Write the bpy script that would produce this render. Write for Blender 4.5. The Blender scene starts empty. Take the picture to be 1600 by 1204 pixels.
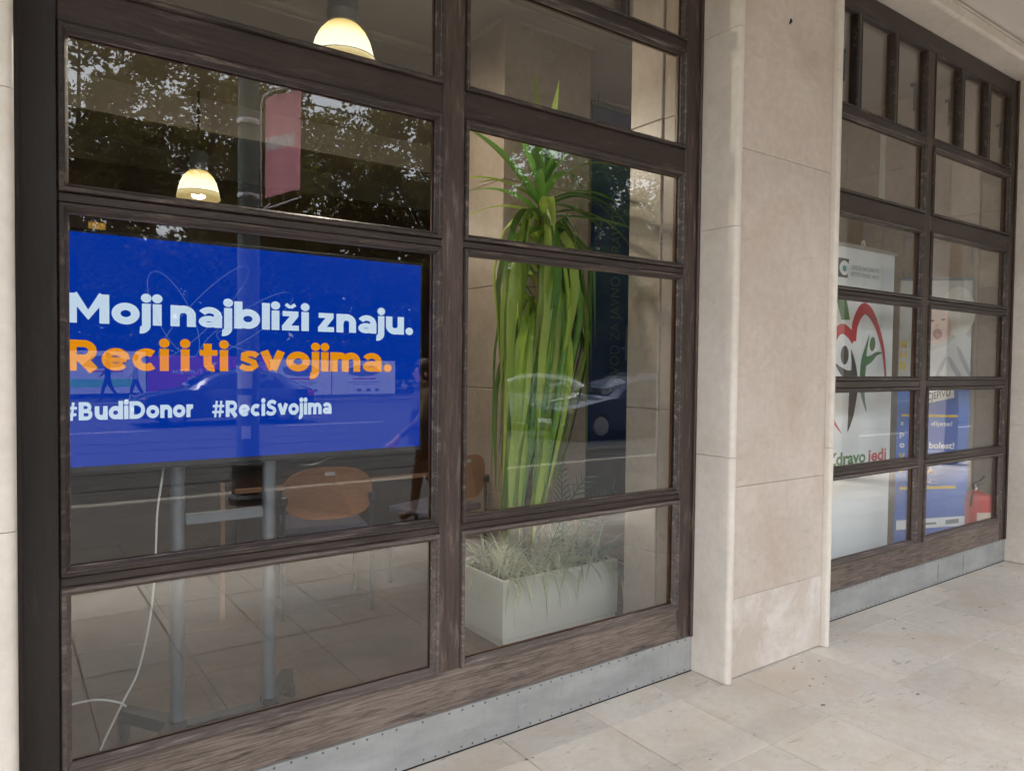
import bpy, bmesh, math, random
from mathutils import Vector, Matrix, noise as mnoise
R = math.radians
random.seed(7)
sc = bpy.context.scene
col = sc.collection

# ------------------------------------------------------------------ camera
CAM_F, CAM_YAW, CAM_PITCH, CAM_ROLL, CAM_D, CAM_H = 1135.5, 0.62, -0.0291, 0.0117, 2.4495, 1.55
cam = bpy.data.cameras.new('camera')
cam.sensor_fit = 'HORIZONTAL'; cam.sensor_width = 36.0; cam.lens = CAM_F / 1600 * 36.0
cam.clip_start = 0.05; cam.clip_end = 2000
co = bpy.data.objects.new('camera', cam); col.objects.link(co)
fw = Vector((math.sin(CAM_YAW) * math.cos(CAM_PITCH), math.cos(CAM_YAW) * math.cos(CAM_PITCH), math.sin(CAM_PITCH)))
r0 = Vector((math.cos(CAM_YAW), -math.sin(CAM_YAW), 0)); u0 = r0.cross(fw)
rr = r0 * math.cos(CAM_ROLL) + u0 * math.sin(CAM_ROLL); uu = u0 * math.cos(CAM_ROLL) - r0 * math.sin(CAM_ROLL)
m = Matrix((rr, uu, -fw)).transposed().to_4x4(); m.translation = (0, -CAM_D, CAM_H)
co.matrix_world = m
sc.camera = co
# ------------------------------------------------------------------ sky, sun, exposure
EXPOSURE = 2.48
SUN_EL, SUN_AZ = 76, 195          # degrees; azimuth clockwise from +Y (the street is at -Y)
w = bpy.data.worlds.new('World'); sc.world = w; w.use_nodes = True
nt = w.node_tree; nt.nodes.clear()
sky = nt.nodes.new('ShaderNodeTexSky'); sky.sky_type = 'NISHITA'; sky.sun_disc = False
sky.sun_elevation = R(SUN_EL); sky.sun_rotation = R(SUN_AZ); sky.air_density = 1.0; sky.dust_density = 3.5
hs = nt.nodes.new('ShaderNodeHueSaturation'); hs.inputs['Saturation'].default_value = 0.28
bg = nt.nodes.new('ShaderNodeBackground'); bg.inputs['Strength'].default_value = 0.15
wo = nt.nodes.new('ShaderNodeOutputWorld')
nt.links.new(sky.outputs[0], hs.inputs['Color']); nt.links.new(hs.outputs[0], bg.inputs[0]); nt.links.new(bg.outputs[0], wo.inputs[0])
sl = bpy.data.lights.new('sun', 'SUN'); sl.energy = 1.4; sl.angle = R(25); sl.color = (1.0, 0.95, 0.89)
so = bpy.data.objects.new('sun', sl); col.objects.link(so)
sd = Vector((math.sin(R(SUN_AZ)) * math.cos(R(SUN_EL)), math.cos(R(SUN_AZ)) * math.cos(R(SUN_EL)), math.sin(R(SUN_EL))))
so.rotation_euler = sd.to_track_quat('Z', 'Y').to_euler(); so.location = sd * 60
sc.view_settings.view_transform = 'Standard'; sc.view_settings.look = 'None'
sc.view_settings.exposure = EXPOSURE; sc.view_settings.gamma = 1.0; sc.view_settings.use_curve_mapping = False
cy = sc.cycles
cy.max_bounces = 7; cy.diffuse_bounces = 4; cy.glossy_bounces = 4; cy.transmission_bounces = 6; cy.transparent_max_bounces = 24
cy.caustics_reflective = False; cy.caustics_refractive = False; cy.sample_clamp_indirect = 6.0
cy.use_denoising = True; cy.use_adaptive_sampling = True; cy.adaptive_threshold = 0.02

# ------------------------------------------------------------------ helpers: materials
def srgb(r, g, b):
    f = lambda c: ((c / 255 + 0.055) / 1.055) ** 2.4 if c / 255 > 0.04045 else c / 255 / 12.92
    return (f(r), f(g), f(b), 1.0)
class NG:
    """small node-graph helper"""
    def __init__(s, name):
        s.m = bpy.data.materials.new(name); s.m.use_nodes = True
        s.t = s.m.node_tree; s.t.nodes.clear()
        s.out = s.t.nodes.new('ShaderNodeOutputMaterial'); s._pos = None
    def n(s, kind, **kw):
        x = s.t.nodes.new('ShaderNode' + kind)
        for k, v in kw.items():
            if hasattr(x, k): setattr(x, k, v)
        return x
    def l(s, a, b): s.t.links.new(a, b)
    def pos(s):
        if s._pos is None: s._pos = s.n('NewGeometry').outputs['Position']
        return s._pos
    def mapping(s, scale=(1, 1, 1), rot=(0, 0, 0), vec=None):
        mp = s.n('Mapping'); mp.inputs['Scale'].default_value = scale; mp.inputs['Rotation'].default_value = rot
        s.l(vec or s.pos(), mp.inputs['Vector']); return mp.outputs[0]
    def noise(s, scale, detail=4, rough=.55, vec=None, dist=0):
        x = s.n('TexNoise'); x.inputs['Scale'].default_value = scale; x.inputs['Detail'].default_value = detail
        x.inputs['Roughness'].default_value = rough; x.inputs['Distortion'].default_value = dist
        s.l(vec or s.pos(), x.inputs['Vector']); return x.outputs[0]
    def ramp(s, fac, stops):
        x = s.n('ValToRGB'); e = x.color_ramp.elements
        while len(e) < len(stops): e.new(0.5)
        for i, (p, c) in enumerate(stops):
            e[i].position = p; e[i].color = c if len(c) == 4 else (*c, 1)
        s.l(fac, x.inputs[0]); return x.outputs[0]
    def mix(s, fac, a, b, mode='MIX'):
        x = s.n('MixRGB'); x.blend_type = mode
        for i, v in zip((0, 1, 2), (fac, a, b)):
            if hasattr(v, 'node'): s.l(v, x.inputs[i])
            else: x.inputs[i].default_value = v
        return x.outputs[0]
    def math(s, op, a, b=0.0):
        x = s.n('Math'); x.operation = op
        for i, v in enumerate((a, b)):
            if hasattr(v, 'node'): s.l(v, x.inputs[i])
            else: x.inputs[i].default_value = v
        return x.outputs[0]
    def bsdf(s, color, rough=.6, spec=.4, bump=None, bstr=.3, bdist=.01, metal=0, subs=0):
        b = s.n('BsdfPrincipled')
        if hasattr(color, 'node'): s.l(color, b.inputs['Base Color'])
        else: b.inputs['Base Color'].default_value = color
        if hasattr(rough, 'node'): s.l(rough, b.inputs['Roughness'])
        else: b.inputs['Roughness'].default_value = rough
        b.inputs['Specular IOR Level'].default_value = spec; b.inputs['Metallic'].default_value = metal
        if bump is not None:
            x = s.n('Bump'); x.inputs['Strength'].default_value = bstr; x.inputs['Distance'].default_value = bdist
            s.l(bump, x.inputs['Height']); s.l(x.outputs[0], b.inputs['Normal'])
        return b
    def done(s, shader):
        s.l(shader.outputs[0] if hasattr(shader, 'outputs') else shader, s.out.inputs['Surface']); return s.m
def obj_random(g): return g.n('ObjectInfo').outputs['Random']
def plain(name, c, rough=.5, spec=.4, metal=0, var=.12, scale=9, bump=.05):
    g = NG(name); k = g.noise(scale, 4)
    d = tuple(x * (1 - var) for x in c[:3]) + (1,); h = tuple(min(1, x * (1 + var)) for x in c[:3]) + (1,)
    k2 = g.noise(scale * 12, 2)
    return g.done(g.bsdf(g.ramp(k, [(.3, d), (.7, h)]), rough, spec, k2, bump, .003, metal))
def emit(name, c, strength=1.0):
    """a lit screen: the colour is what the exposed picture shows"""
    g = NG(name); e = g.n('Emission'); e.inputs[0].default_value = c
    e.inputs[1].default_value = strength / 2 ** EXPOSURE
    return g.done(e)

M = {}
def stone(name, c1, c2, vein, rough=.45, grime=None, tint=.10, speck=.5):
    g = NG(name)
    a = g.noise(1.6, 6, .6); base = g.ramp(a, [(.32, c1), (.68, c2)])
    fine = g.noise(22, 5, .65); base = g.mix(.24, base, g.ramp(fine, [(.35, tuple(x * .82 for x in c1[:3])), (.65, tuple(min(1, x * 1.06) for x in c2[:3]))]))
    # stretched dark flecks and veins
    mp = g.mapping((3, 9, 9), (0.3, 0.2, 0.7)); v = g.noise(2.2, 5, .7, mp, 1.2)
    base = g.mix(g.math('MULTIPLY', g.ramp(v, [(.60, (0, 0, 0)), (.68, (1, 1, 1))]), speck), base, vein)
    if speck > .5:
        mp3 = g.mapping((7, 16, 16), (0, 0, 1.1)); v3 = g.noise(2.6, 3, .6, mp3, 2.2)
        base = g.mix(g.math('MULTIPLY', g.ramp(v3, [(.66, (0, 0, 0)), (.72, (1, 1, 1))]), .45), base, tuple(x * .55 for x in vein[:3]) + (1,))
    if grime:
        gz = g.noise(2.0, 6, .65, g.mapping((1, 1, .8)), .6); gm = g.ramp(gz, [(.48, (0, 0, 0)), (.72, (1, 1, 1))])
        base = g.mix(g.math('MULTIPLY', gm, grime[1]), base, grime[0])
    r = obj_random(g); tn = g.math('ADD', g.math('MULTIPLY', r, tint), 1 - tint / 2)
    base = g.mix(1.0, base, tn, 'MULTIPLY')
    return g.done(g.bsdf(base, rough, .35, g.mix(.5, fine, v), .12, .004))
M['pave'] = stone('paving_stone', srgb(193, 187, 177), srgb(212, 207, 198), srgb(122, 114, 102), .42, (srgb(192, 176, 158), .75), .14, .52)
M['pillar'] = stone('pillar_limestone', srgb(191, 178, 166), srgb(211, 200, 189), srgb(152, 135, 120), .5, (srgb(174, 152, 132), .45), .06, .32)
M['edge'] = stone('edge_limestone', srgb(210, 202, 191), srgb(227, 220, 210), srgb(178, 162, 146), .48, (srgb(186, 172, 152), .3), .05, .18)
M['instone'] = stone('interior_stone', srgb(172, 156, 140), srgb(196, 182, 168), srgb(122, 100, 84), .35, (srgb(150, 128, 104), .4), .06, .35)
M['infloor'] = stone('interior_floor_stone', srgb(88, 71, 60), srgb(116, 98, 85), srgb(46, 37, 31), .32, (srgb(70, 56, 47), .7), .10, .4)
def efflorescent():
    # foot of the pillar: whitish salt bloom on the limestone
    g = NG('salted_limestone'); a = g.noise(1.6, 6, .6)
    base = g.ramp(a, [(.32, srgb(192, 180, 168)), (.68, srgb(211, 201, 191))])
    n2 = g.noise(3.2, 9, .72, None, .3); base = g.mix(g.math('MULTIPLY', g.ramp(n2, [(.46, (0, 0, 0)), (.64, (1, 1, 1))]), .7), base, srgb(224, 221, 217))
    n3 = g.noise(34, 6, .75); base = g.mix(g.math('MULTIPLY', g.ramp(n3, [(.55, (0, 0, 0)), (.68, (1, 1, 1))]), .45), base, srgb(178, 156, 142))
    return g.done(g.bsdf(base, .6, .3, n3, .2, .004))
M['salt'] = efflorescent()
def wood(name, dark, light, grain_axis='x', rough=.55, wear=None, scale=1.0, con=0.0):
    g = NG(name)
    s = {'x': (1.2, 26, 26), 'z': (26, 26, 1.2)}[grain_axis]
    mp = g.mapping(tuple(k * scale for k in s)); a = g.noise(3.0, 6, .65, mp, .7)
    base = g.ramp(a, [(.30 + con, dark), (.70 - con, light)])
    fg = g.noise(9.0, 4, .7, g.mapping(tuple(k * scale * 1.7 for k in s)), .3); base = g.mix(.75, base, g.ramp(fg, [(.34, (.45, .43, .42)), (.5, (1, 1, 1)), (.70, (1.0, 1.0, 1.0))]), 'MULTIPLY')
    big = g.noise(1.4, 4, .6); base = g.mix(.35, base, g.ramp(big, [(.35, dark), (.7, light)]))
    if wear:
        mp2 = g.mapping((1.5, 13, 13) if grain_axis == 'x' else (13, 13, 1.5)); wn = g.noise(2.2, 8, .74, mp2, .35)
        base = g.mix(g.math('MULTIPLY', g.ramp(wn, [(wear[2], (0, 0, 0)), (wear[2] + .13, (1, 1, 1))]), wear[1]), base, wear[0])
    rg = g.ramp(a, [(.3, (rough * .8,) * 3), (.7, (min(1, rough * 1.2),) * 3)])
    return g.done(g.bsdf(base, rg, .4, g.mix(.5, a, fg), .5, .004))
M['frame_dark'] = wood('dark_stile_wood', srgb(36, 31, 29), srgb(54, 47, 44), 'z', .42, (srgb(92, 83, 78), .35, .58))
M['frame_z'] = wood('oiled_wood_upright', srgb(54, 44, 40), srgb(88, 74, 67), 'z', .45, (srgb(134, 120, 110), .6, .53), 1.0, .05)
M['frame_x'] = wood('oiled_wood_rail', srgb(44, 35, 31), srgb(70, 58, 52), 'x', .42, (srgb(108, 97, 91), .5, .56), 1.0, .05)
M['bead'] = wood('worn_bead_wood', srgb(45, 38, 35), srgb(72, 62, 58), 'x', .45, (srgb(132, 118, 108), .6, .53), 1.0, .05)
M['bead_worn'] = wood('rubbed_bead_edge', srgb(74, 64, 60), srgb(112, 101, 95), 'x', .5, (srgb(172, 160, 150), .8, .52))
M['bead_low'] = wood('weathered_bead_wood', srgb(70, 61, 57), srgb(114, 103, 97), 'x', .6, (srgb(154, 142, 133), .55, .53), 1.0, .05)
M['weather'] = wood('weathered_sill_wood', srgb(68, 58, 52), srgb(142, 128, 118), 'x', .8, (srgb(42, 37, 35), .85, .55), 1.9, .08)
M['varnish'] = wood('varnished_inner_wood', srgb(74, 44, 28), srgb(136, 90, 58), 'z', .35, (srgb(48, 30, 22), .6, .5))
def kick():
    g = NG('zinc_sheet'); a = g.noise(3.0, 5, .6, g.mapping((1, 1, 3))); b = g.noise(40, 3)
    base = g.ramp(a, [(.3, srgb(142, 144, 143)), (.7, srgb(170, 171, 169))])
    st = g.noise(5, 6, .7, g.mapping((6, 6, .8))); base = g.mix(g.math('MULTIPLY', g.ramp(st, [(.55, (0, 0, 0)), (.75, (1, 1, 1))]), .35), base, srgb(118, 120, 122))
    sc_ = g.noise(8, 8, .8, g.mapping((1.5, 1, 9), (0, .35, 0)), 1.0); base = g.mix(g.math('MULTIPLY', g.ramp(sc_, [(.60, (0, 0, 0)), (.66, (1, 1, 1))]), .4), base, srgb(104, 104, 104))
    dt = g.noise(6, 7, .75); base = g.mix(g.math('MULTIPLY', g.ramp(dt, [(.5, (0, 0, 0)), (.72, (1, 1, 1))]), .35), base, srgb(150, 142, 130))
    return g.done(g.bsdf(base, .6, .35, g.mix(.3, a, b), .12, .01, .1))
M['zinc'] = kick()
M['rivet'] = plain('dark_rivet', srgb(96, 97, 98), .5, .4, .6)
def glass(name, f0=.05, dust=.02, tint=(.975, .985, .98, 1)):
    g = NG(name)
    lw = g.n('LayerWeight'); lw.inputs['Blend'].default_value = .5
    p5 = g.math('POWER', lw.outputs['Facing'], 5.0); f = g.math('ADD', g.math('MULTIPLY', p5, 1 - f0), f0)
    bpn = g.n('Bump'); bpn.inputs['Strength'].default_value = 1.0; bpn.inputs['Distance'].default_value = .0007; g.l(g.noise(1.3, 2, .4), bpn.inputs['Height'])
    tr = g.n('BsdfTransparent'); tr.inputs[0].default_value = tint
    gl = g.n('BsdfGlossy'); gl.inputs['Roughness'].default_value = 0.0; gl.inputs[0].default_value = (1, 1, 1, 1); g.l(bpn.outputs[0], gl.inputs['Normal'])
    mx = g.n('MixShader'); g.l(f, mx.inputs[0]); g.l(tr.outputs[0], mx.inputs[1]); g.l(gl.outputs[0], mx.inputs[2])
    df = g.n('BsdfDiffuse'); df.inputs[0].default_value = (.75, .73, .70, 1)
    dn = g.noise(2.2, 6, .7, g.mapping((1, 1, 1.6))); dd = g.math('MULTIPLY', g.ramp(dn, [(.35, (.25,) * 3), (.75, (1,) * 3)]), dust)
    m2 = g.n('MixShader'); g.l(dd, m2.inputs[0]); g.l(mx.outputs[0], m2.inputs[1]); g.l(df.outputs[0], m2.inputs[2])
    return g.done(m2)
M['glass'] = glass('window_glass', .050, .002)
M['glass_low'] = glass('dusty_window_glass', .055, .008)
M['glass_car'] = glass('car_glass', .09, .0, (.25, .28, .28, 1))
M['plaster'] = plain('white_plaster', srgb(214, 208, 202), .8, .2, 0, .05, 3, .1)
M['inplaster'] = plain('interior_plaster', srgb(196, 188, 178), .8, .2, 0, .06, 2, .1)
M['grout'] = plain('sandy_grout', srgb(118, 109, 98), .9)
M['groove'] = plain('dark_groove', srgb(36, 31, 28), .9)
M['metal_grey'] = plain('grey_powder_coat', srgb(112, 118, 126), .38, .5, .35, .05)
M['metal_dark'] = plain('dark_grey_metal', srgb(58, 62, 68), .4, .5, .4, .05)
M['black'] = plain('black_plastic', srgb(24, 24, 25), .4, .5)
M['rubber'] = plain('black_rubber', srgb(20, 20, 20), .7)
M['chrome'] = plain('chrome', srgb(200, 200, 205), .15, .6, 1.0, .02)
M['white'] = plain('white_laminate', srgb(236, 235, 222), .4, .4, 0, .03, 4)
M['paper'] = plain('white_paper', srgb(225, 225, 222), .7, .3, 0, .04)
M['asphalt'] = plain('asphalt', srgb(60, 60, 60), .9, .3, 0, .25, 14, .5)
M['walk'] = plain('worn_asphalt_walk', srgb(72, 71, 70), .85, .3, 0, .25, 8, .5)
M['kerb'] = plain('kerb_stone', srgb(134, 131, 125), .8, .3, 0, .15, 8, .3)
M['paint'] = plain('road_paint', srgb(168, 168, 162), .7, .3, 0, .12, 12)
M['ply'] = wood('orange_plywood', srgb(170, 104, 50), srgb(206, 138, 74), 'x', .4)
M['palewood'] = wood('pale_batten_wood', srgb(190, 150, 122), srgb(214, 176, 148), 'z', .6)
M['brownwood'] = wood('brown_panel_wood', srgb(50, 31, 20), srgb(76, 49, 32), 'z', .4)
M['seat'] = plain('purple_grey_upholstery', srgb(92, 88, 108), .6, .4, 0, .2, 60, .4)
M['earth'] = plain('potting_soil', srgb(70, 58, 46), .9, .2, 0, .3, 30, .6)
# ------------------------------------------------------------------ helpers: geometry
class B:
    def __init__(s): s.bm = bmesh.new()
    def box(s, x0, x1, y0, y1, z0, z1, bev=0, seg=1):
        vs = [s.bm.verts.new((x, y, z)) for x in (x0, x1) for y in (y0, y1) for z in (z0, z1)]
        fs = [s.bm.faces.new([vs[i] for i in q]) for q in ((0, 1, 3, 2), (4, 6, 7, 5), (0, 4, 5, 1), (2, 3, 7, 6), (0, 2, 6, 4), (1, 5, 7, 3))]
        if bev:
            es = list({e for f in fs for e in f.edges})
            bmesh.ops.bevel(s.bm, geom=es, offset=bev, segments=seg, affect='EDGES', profile=.6)
        return s
    def prism(s, poly, a0, a1, axis='z', cap=True):
        """poly: 2D points; extruded along axis from a0 to a1"""
        def P(p, a):
            return {'z': (p[0], p[1], a), 'y': (p[0], a, p[1]), 'x': (a, p[0], p[1])}[axis]
        lo = [s.bm.verts.new(P(p, a0)) for p in poly]; hi = [s.bm.verts.new(P(p, a1)) for p in poly]
        n = len(poly)
        for i in range(n): s.bm.faces.new((lo[i], lo[(i + 1) % n], hi[(i + 1) % n], hi[i]))
        if cap: s.bm.faces.new(lo[::-1]); s.bm.faces.new(hi)
        return s
    def tube(s, pts, r, seg=8, cap=True):
        pts = [Vector(p) for p in pts]; n = len(pts); rs = r if hasattr(r, '__len__') else [r] * n
        ref = Vector((0, 0, 1)); rings = []
        for i, p in enumerate(pts):
            t = (pts[min(i + 1, n - 1)] - pts[max(i - 1, 0)]).normalized()
            if abs(t.dot(ref)) > .95: ref = Vector((1, 0, 0)) if abs(t.x) < .9 else Vector((0, 1, 0))
            a = t.cross(ref).normalized(); b = t.cross(a)
            rings.append([s.bm.verts.new(p + (a * math.cos(k * 2 * math.pi / seg) + b * math.sin(k * 2 * math.pi / seg)) * rs[i]) for k in range(seg)])
        for i in range(n - 1):
            for k in range(seg): s.bm.faces.new((rings[i][k], rings[i][(k + 1) % seg], rings[i + 1][(k + 1) % seg], rings[i + 1][k]))
        if cap: s.bm.faces.new(rings[0][::-1]); s.bm.faces.new(rings[-1])
        return s
    def lathe(s, prof, c=(0, 0, 0), seg=24, axis='z'):
        rings = []
        for r, h in prof:
            ring = []
            for k in range(seg):
                a = 2 * math.pi * k / seg; x, y = r * math.cos(a), r * math.sin(a)
                p = (x, y, h) if axis == 'z' else ((x, h, y) if axis == 'y' else (h, x, y))
                ring.append(s.bm.verts.new(Vector(p) + Vector(c)))
            rings.append(ring)
        for i in range(len(rings) - 1):
            for k in range(seg): s.bm.faces.new((rings[i][k], rings[i][(k + 1) % seg], rings[i + 1][(k + 1) % seg], rings[i + 1][k]))
        for q in (0, -1):
            if prof[q][0] > 1e-4: s.bm.faces.new(rings[q])
        return s
    def quad(s, *ps):
        s.bm.faces.new([s.bm.verts.new(p) for p in ps]); return s
    def ngon(s, pts): s.bm.faces.new([s.bm.verts.new(p) for p in pts]); return s
    def mesh(s, name, mat=None, smooth=False):
        bmesh.ops.recalc_face_normals(s.bm, faces=s.bm.faces)
        me = bpy.data.meshes.new(name); s.bm.to_mesh(me); s.bm.free()
        if mat: me.materials.append(mat)
        if smooth:
            for p in me.polygons: p.use_smooth = True
            me.set_sharp_from_angle(angle=R(40))
        return me
def link(name, data, parent=None, local=False):
    o = bpy.data.objects.new(name, data); col.objects.link(o)
    if parent is not None:
        o.parent = parent
        if not local and parent.parent is None: o.matrix_parent_inverse = Matrix.Translation(-Vector(parent.location))
    return o
def ob(name, b, mat, parent=None, smooth=False, local=False):
    return link(name, b.mesh(name, mat, smooth), parent, local)
def tag(o, label, cat, group=None):
    o['label'] = label; o['category'] = cat
    if group: o['group'] = group
    return o
def thing(name, label, cat, loc=(0, 0, 0), group=None, rz=0):
    o = bpy.data.objects.new(name, None); col.objects.link(o); o.location = loc; o.rotation_euler = (0, 0, rz)
    o.empty_display_size = .2
    return tag(o, label, cat, group)
def struct(name, b, mat): o = ob(name, b, mat); o['kind'] = 'structure'; return o
def copy_tree(o, parent=None):
    c = o.copy(); col.objects.link(c)
    if parent is not None: c.parent = parent
    for ch in [x for x in col.objects if x.parent == o]: copy_tree(ch, c)
    return c
def bx(*a, **k): return B().box(*a, **k)

_fontcache = {}
def text_geo(s, bold=0.0):
    cu = bpy.data.curves.new('t', 'FONT'); cu.body = s; cu.offset = bold; cu.resolution_u = 4; cu.fill_mode = 'FRONT'
    o = bpy.data.objects.new('t', cu); col.objects.link(o)
    dg = bpy.context.evaluated_depsgraph_get(); me = bpy.data.meshes.new_from_object(o.evaluated_get(dg))
    bpy.data.objects.remove(o); bpy.data.curves.remove(cu)
    return me
def lettering(name, s, mat, parent, org, right, up, width, cap, bold=.012, local=False, ref='Hd', shear=0):
    """flat print: the text starts at org (baseline), is 'width' long and its capitals are 'cap' high"""
    me = text_geo(s, bold); right = Vector(right).normalized(); up = Vector(up).normalized(); org = Vector(org)
    xs = [v.co.x for v in me.vertices]; x0, x1 = min(xs), max(xs); sx = width / (x1 - x0); sy = cap / .70
    for v in me.vertices:
        X = (v.co.x - x0) * sx; Y = v.co.y * sy
        v.co = org + right * (X + shear * Y) + up * Y
    n = right.cross(up)
    me.materials.clear(); me.materials.append(mat)
    me.name = name
    return link(name, me, parent, local)

# ------------------------------------------------------------------ the setting: pavement under the arcade
pav = struct('pavement', bx(-7, 40, -3.35, .30, -.16, -.0035), M['grout'])
strips = []; x = -6.85
xs_known = [2.15, 2.60, 3.035, 3.624, 4.09, 4.55, 5.02]
grid = [2.15 - .452 * i for i in range(19, 0, -1)] + xs_known + [5.02 + .46 * i for i in range(1, 40)]
rs = random.Random(3)
for i in range(len(grid) - 1):
    a, b = grid[i], grid[i + 1]
    cuts = [-.2025]
    if abs(a - 3.035) < .01: cuts += [-1.54]
    elif a < 3.03: cuts += [-.678, -1.54] if i % 3 else [-.678, -1.12, -1.54]
    else: cuts += [-.666, -1.54]
    if rs.random() < .5: cuts += [-2.02]
    cuts += [-2.46, -3.0, -3.33]
    y1 = .0
    for c in cuts:
        gj = .0018 if y1 > -1.5 else .0045
        gy_ = .006 if c < -1.5 else .0018
        bb = B().box(a + gj, b - gj, c + gy_, y1 - gj, -.05, rs.uniform(-.0003, .0003), .0008)
        ob('paving_slab', bb, M['pave'], pav); y1 = c
# trodden gum and small dark marks
gm = B(); rg_ = random.Random(17)
spots = [(3.457, -0.265), (3.549, -0.307), (3.347, -0.289), (3.317, -0.416), (3.392, -0.439), (3.23, -0.453), (3.097, -0.604), (2.294, -0.614), (2.466, -0.251), (5.243, -0.406), (5.201, -0.453), (3.58, -0.797), (1.723, -0.208), (1.694, -0.205)] + [(rg_.uniform(.8, 7.5), rg_.uniform(-1.6, -.15)) for _ in range(26)]
for x, y in spots:
    r_ = rg_.uniform(.004, .010); st_ = rg_.uniform(.6, 1.8); a0 = rg_.uniform(0, 3)
    gm.ngon([(x + r_ * st_ * math.cos(a0 + k * .785) * rg_.uniform(.75, 1.15), y + r_ * math.sin(a0 + k * .785) * rg_.uniform(.75, 1.15), .0012) for k in range(8)])
o = ob('gum_spots', gm, plain('old_gum', srgb(128, 119, 108), .8), pav); o['kind'] = 'stuff'
# interior floor
ifl = struct('interior_floor', bx(-2.6, 6.9, .0, 8.2, -.2, -.022), M['groove'])
for i in range(14):
    for j in range(7):
        a = -1.6 + i * .61; c = .105 + j * .61
        ob('floor_slab', B().box(a + .0015, a + .6085, c + .0015, c + .6085, -.05, rs.uniform(-.001, .001), .0015), M['infloor'], ifl)
struct('interior_floor_far', bx(-2.6, 6.9, 4.38, 8.2, -.021, -.001), M['infloor'])
# street side
sw = struct('sidewalk', bx(-60, 90, -6.25, -3.352, -.2, -.006), M['walk'])
kb = struct('kerb', bx(-60, 90, -6.42, -6.252, -.25, .008, bev=.012), M['kerb'])
struct('road', bx(-200, 260, -26.0, -6.422, -.3, -.125), M['asphalt'])
for yy in (-8.1, -9.55, -12.3, -13.75):
    struct('tram_rail', bx(-60, 90, yy, yy + .07, -.124, -.118), M['metal_dark'])
for k in range(-4, 14):
    struct('lane_marking', bx(k * 6, k * 6 + 3, -16.4, -16.28, -.1245, -.121), M['paint'])
struct('edge_line', bx(-60, 90, -7.0, -6.94, -.1245, -.121), M['paint'])
struct('far_kerb', bx(-60, 90, -26.2, -26.0, -.25, .02), M['kerb'])
g = NG('park_ground'); k = g.noise(.6, 5); 
M['park'] = g.done(g.bsdf(g.ramp(k, [(.3, srgb(70, 80, 44)), (.7, srgb(96, 92, 62))]), .95, .1, g.noise(40, 3), .5, .02))
struct('park_ground', bx(-300, 400, -400, -26.2, -.3, .0), M['park'])
struct('terrain', bx(-300, 400, -6.42, 300, -.5, -.26), M['park'])

# ------------------------------------------------------------------ ceiling of the arcade and building above
struct('arcade_ceiling', bx(-7, 40, -3.42, .30, 3.985, 4.25), M['plaster'])
bld = thing('building_front', 'pale stone building front with beam above the arcade', 'building', (4, -3.4, 3.6))
ob('street_beam', bx(-7, 40, -3.50, -3.423, 3.985, 4.25, bev=.01), M['edge'], bld)
ob('upper_wall', bx(-7, 40, -3.50, 8.4, 4.252, 9.0), M['edge'], bld)
ob('side_wall', bx(-7, -.925, -.10, .14, .003, 3.984), M['pillar'], bld)
ob('side_wall', bx(7.62, 40, -.10, .14, .003, 3.984), M['pillar'], bld)
cols_ = [(3.43, 3.88, 'square street-side arcade column mirrored behind the central mullion'), (6.48, 6.93, 'square street-side arcade column mirrored at the right edge of the near window'), (-4.6, -4.15, 'square street-side arcade column left of the photographer')]
ordn = ['third', 'fourth', 'fifth', 'sixth', 'seventh', 'eighth', 'ninth', 'tenth', 'eleventh', 'twelfth']
cols_ += [(6.48 + 3.05 * k, 6.93 + 3.05 * k, 'square street-side arcade column, %s to the right of the photographer' % ordn[k - 1]) for k in range(1, 11)]
for a, b_, lab in cols_:
    t = thing('arcade_column', lab, 'column', ((a + b_) / 2, -3.2, 0), 'columns along the street side of the arcade')
    ob('plinth', bx(a - .02, b_ + .02, -3.42, -2.98, .003, .22, bev=.01), M['pillar'], t)
    z = .223
    for h in (.9, .9, .9, .72):
        ob('stone_block', bx(a, b_, -3.4, -3.0, z, z + h - .003, bev=.006), M['pillar'], t); z += h
    ob('capital', bx(a - .015, b_ + .015, -3.415, -2.985, z, 3.984, bev=.006), M['edge'], t)

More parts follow.
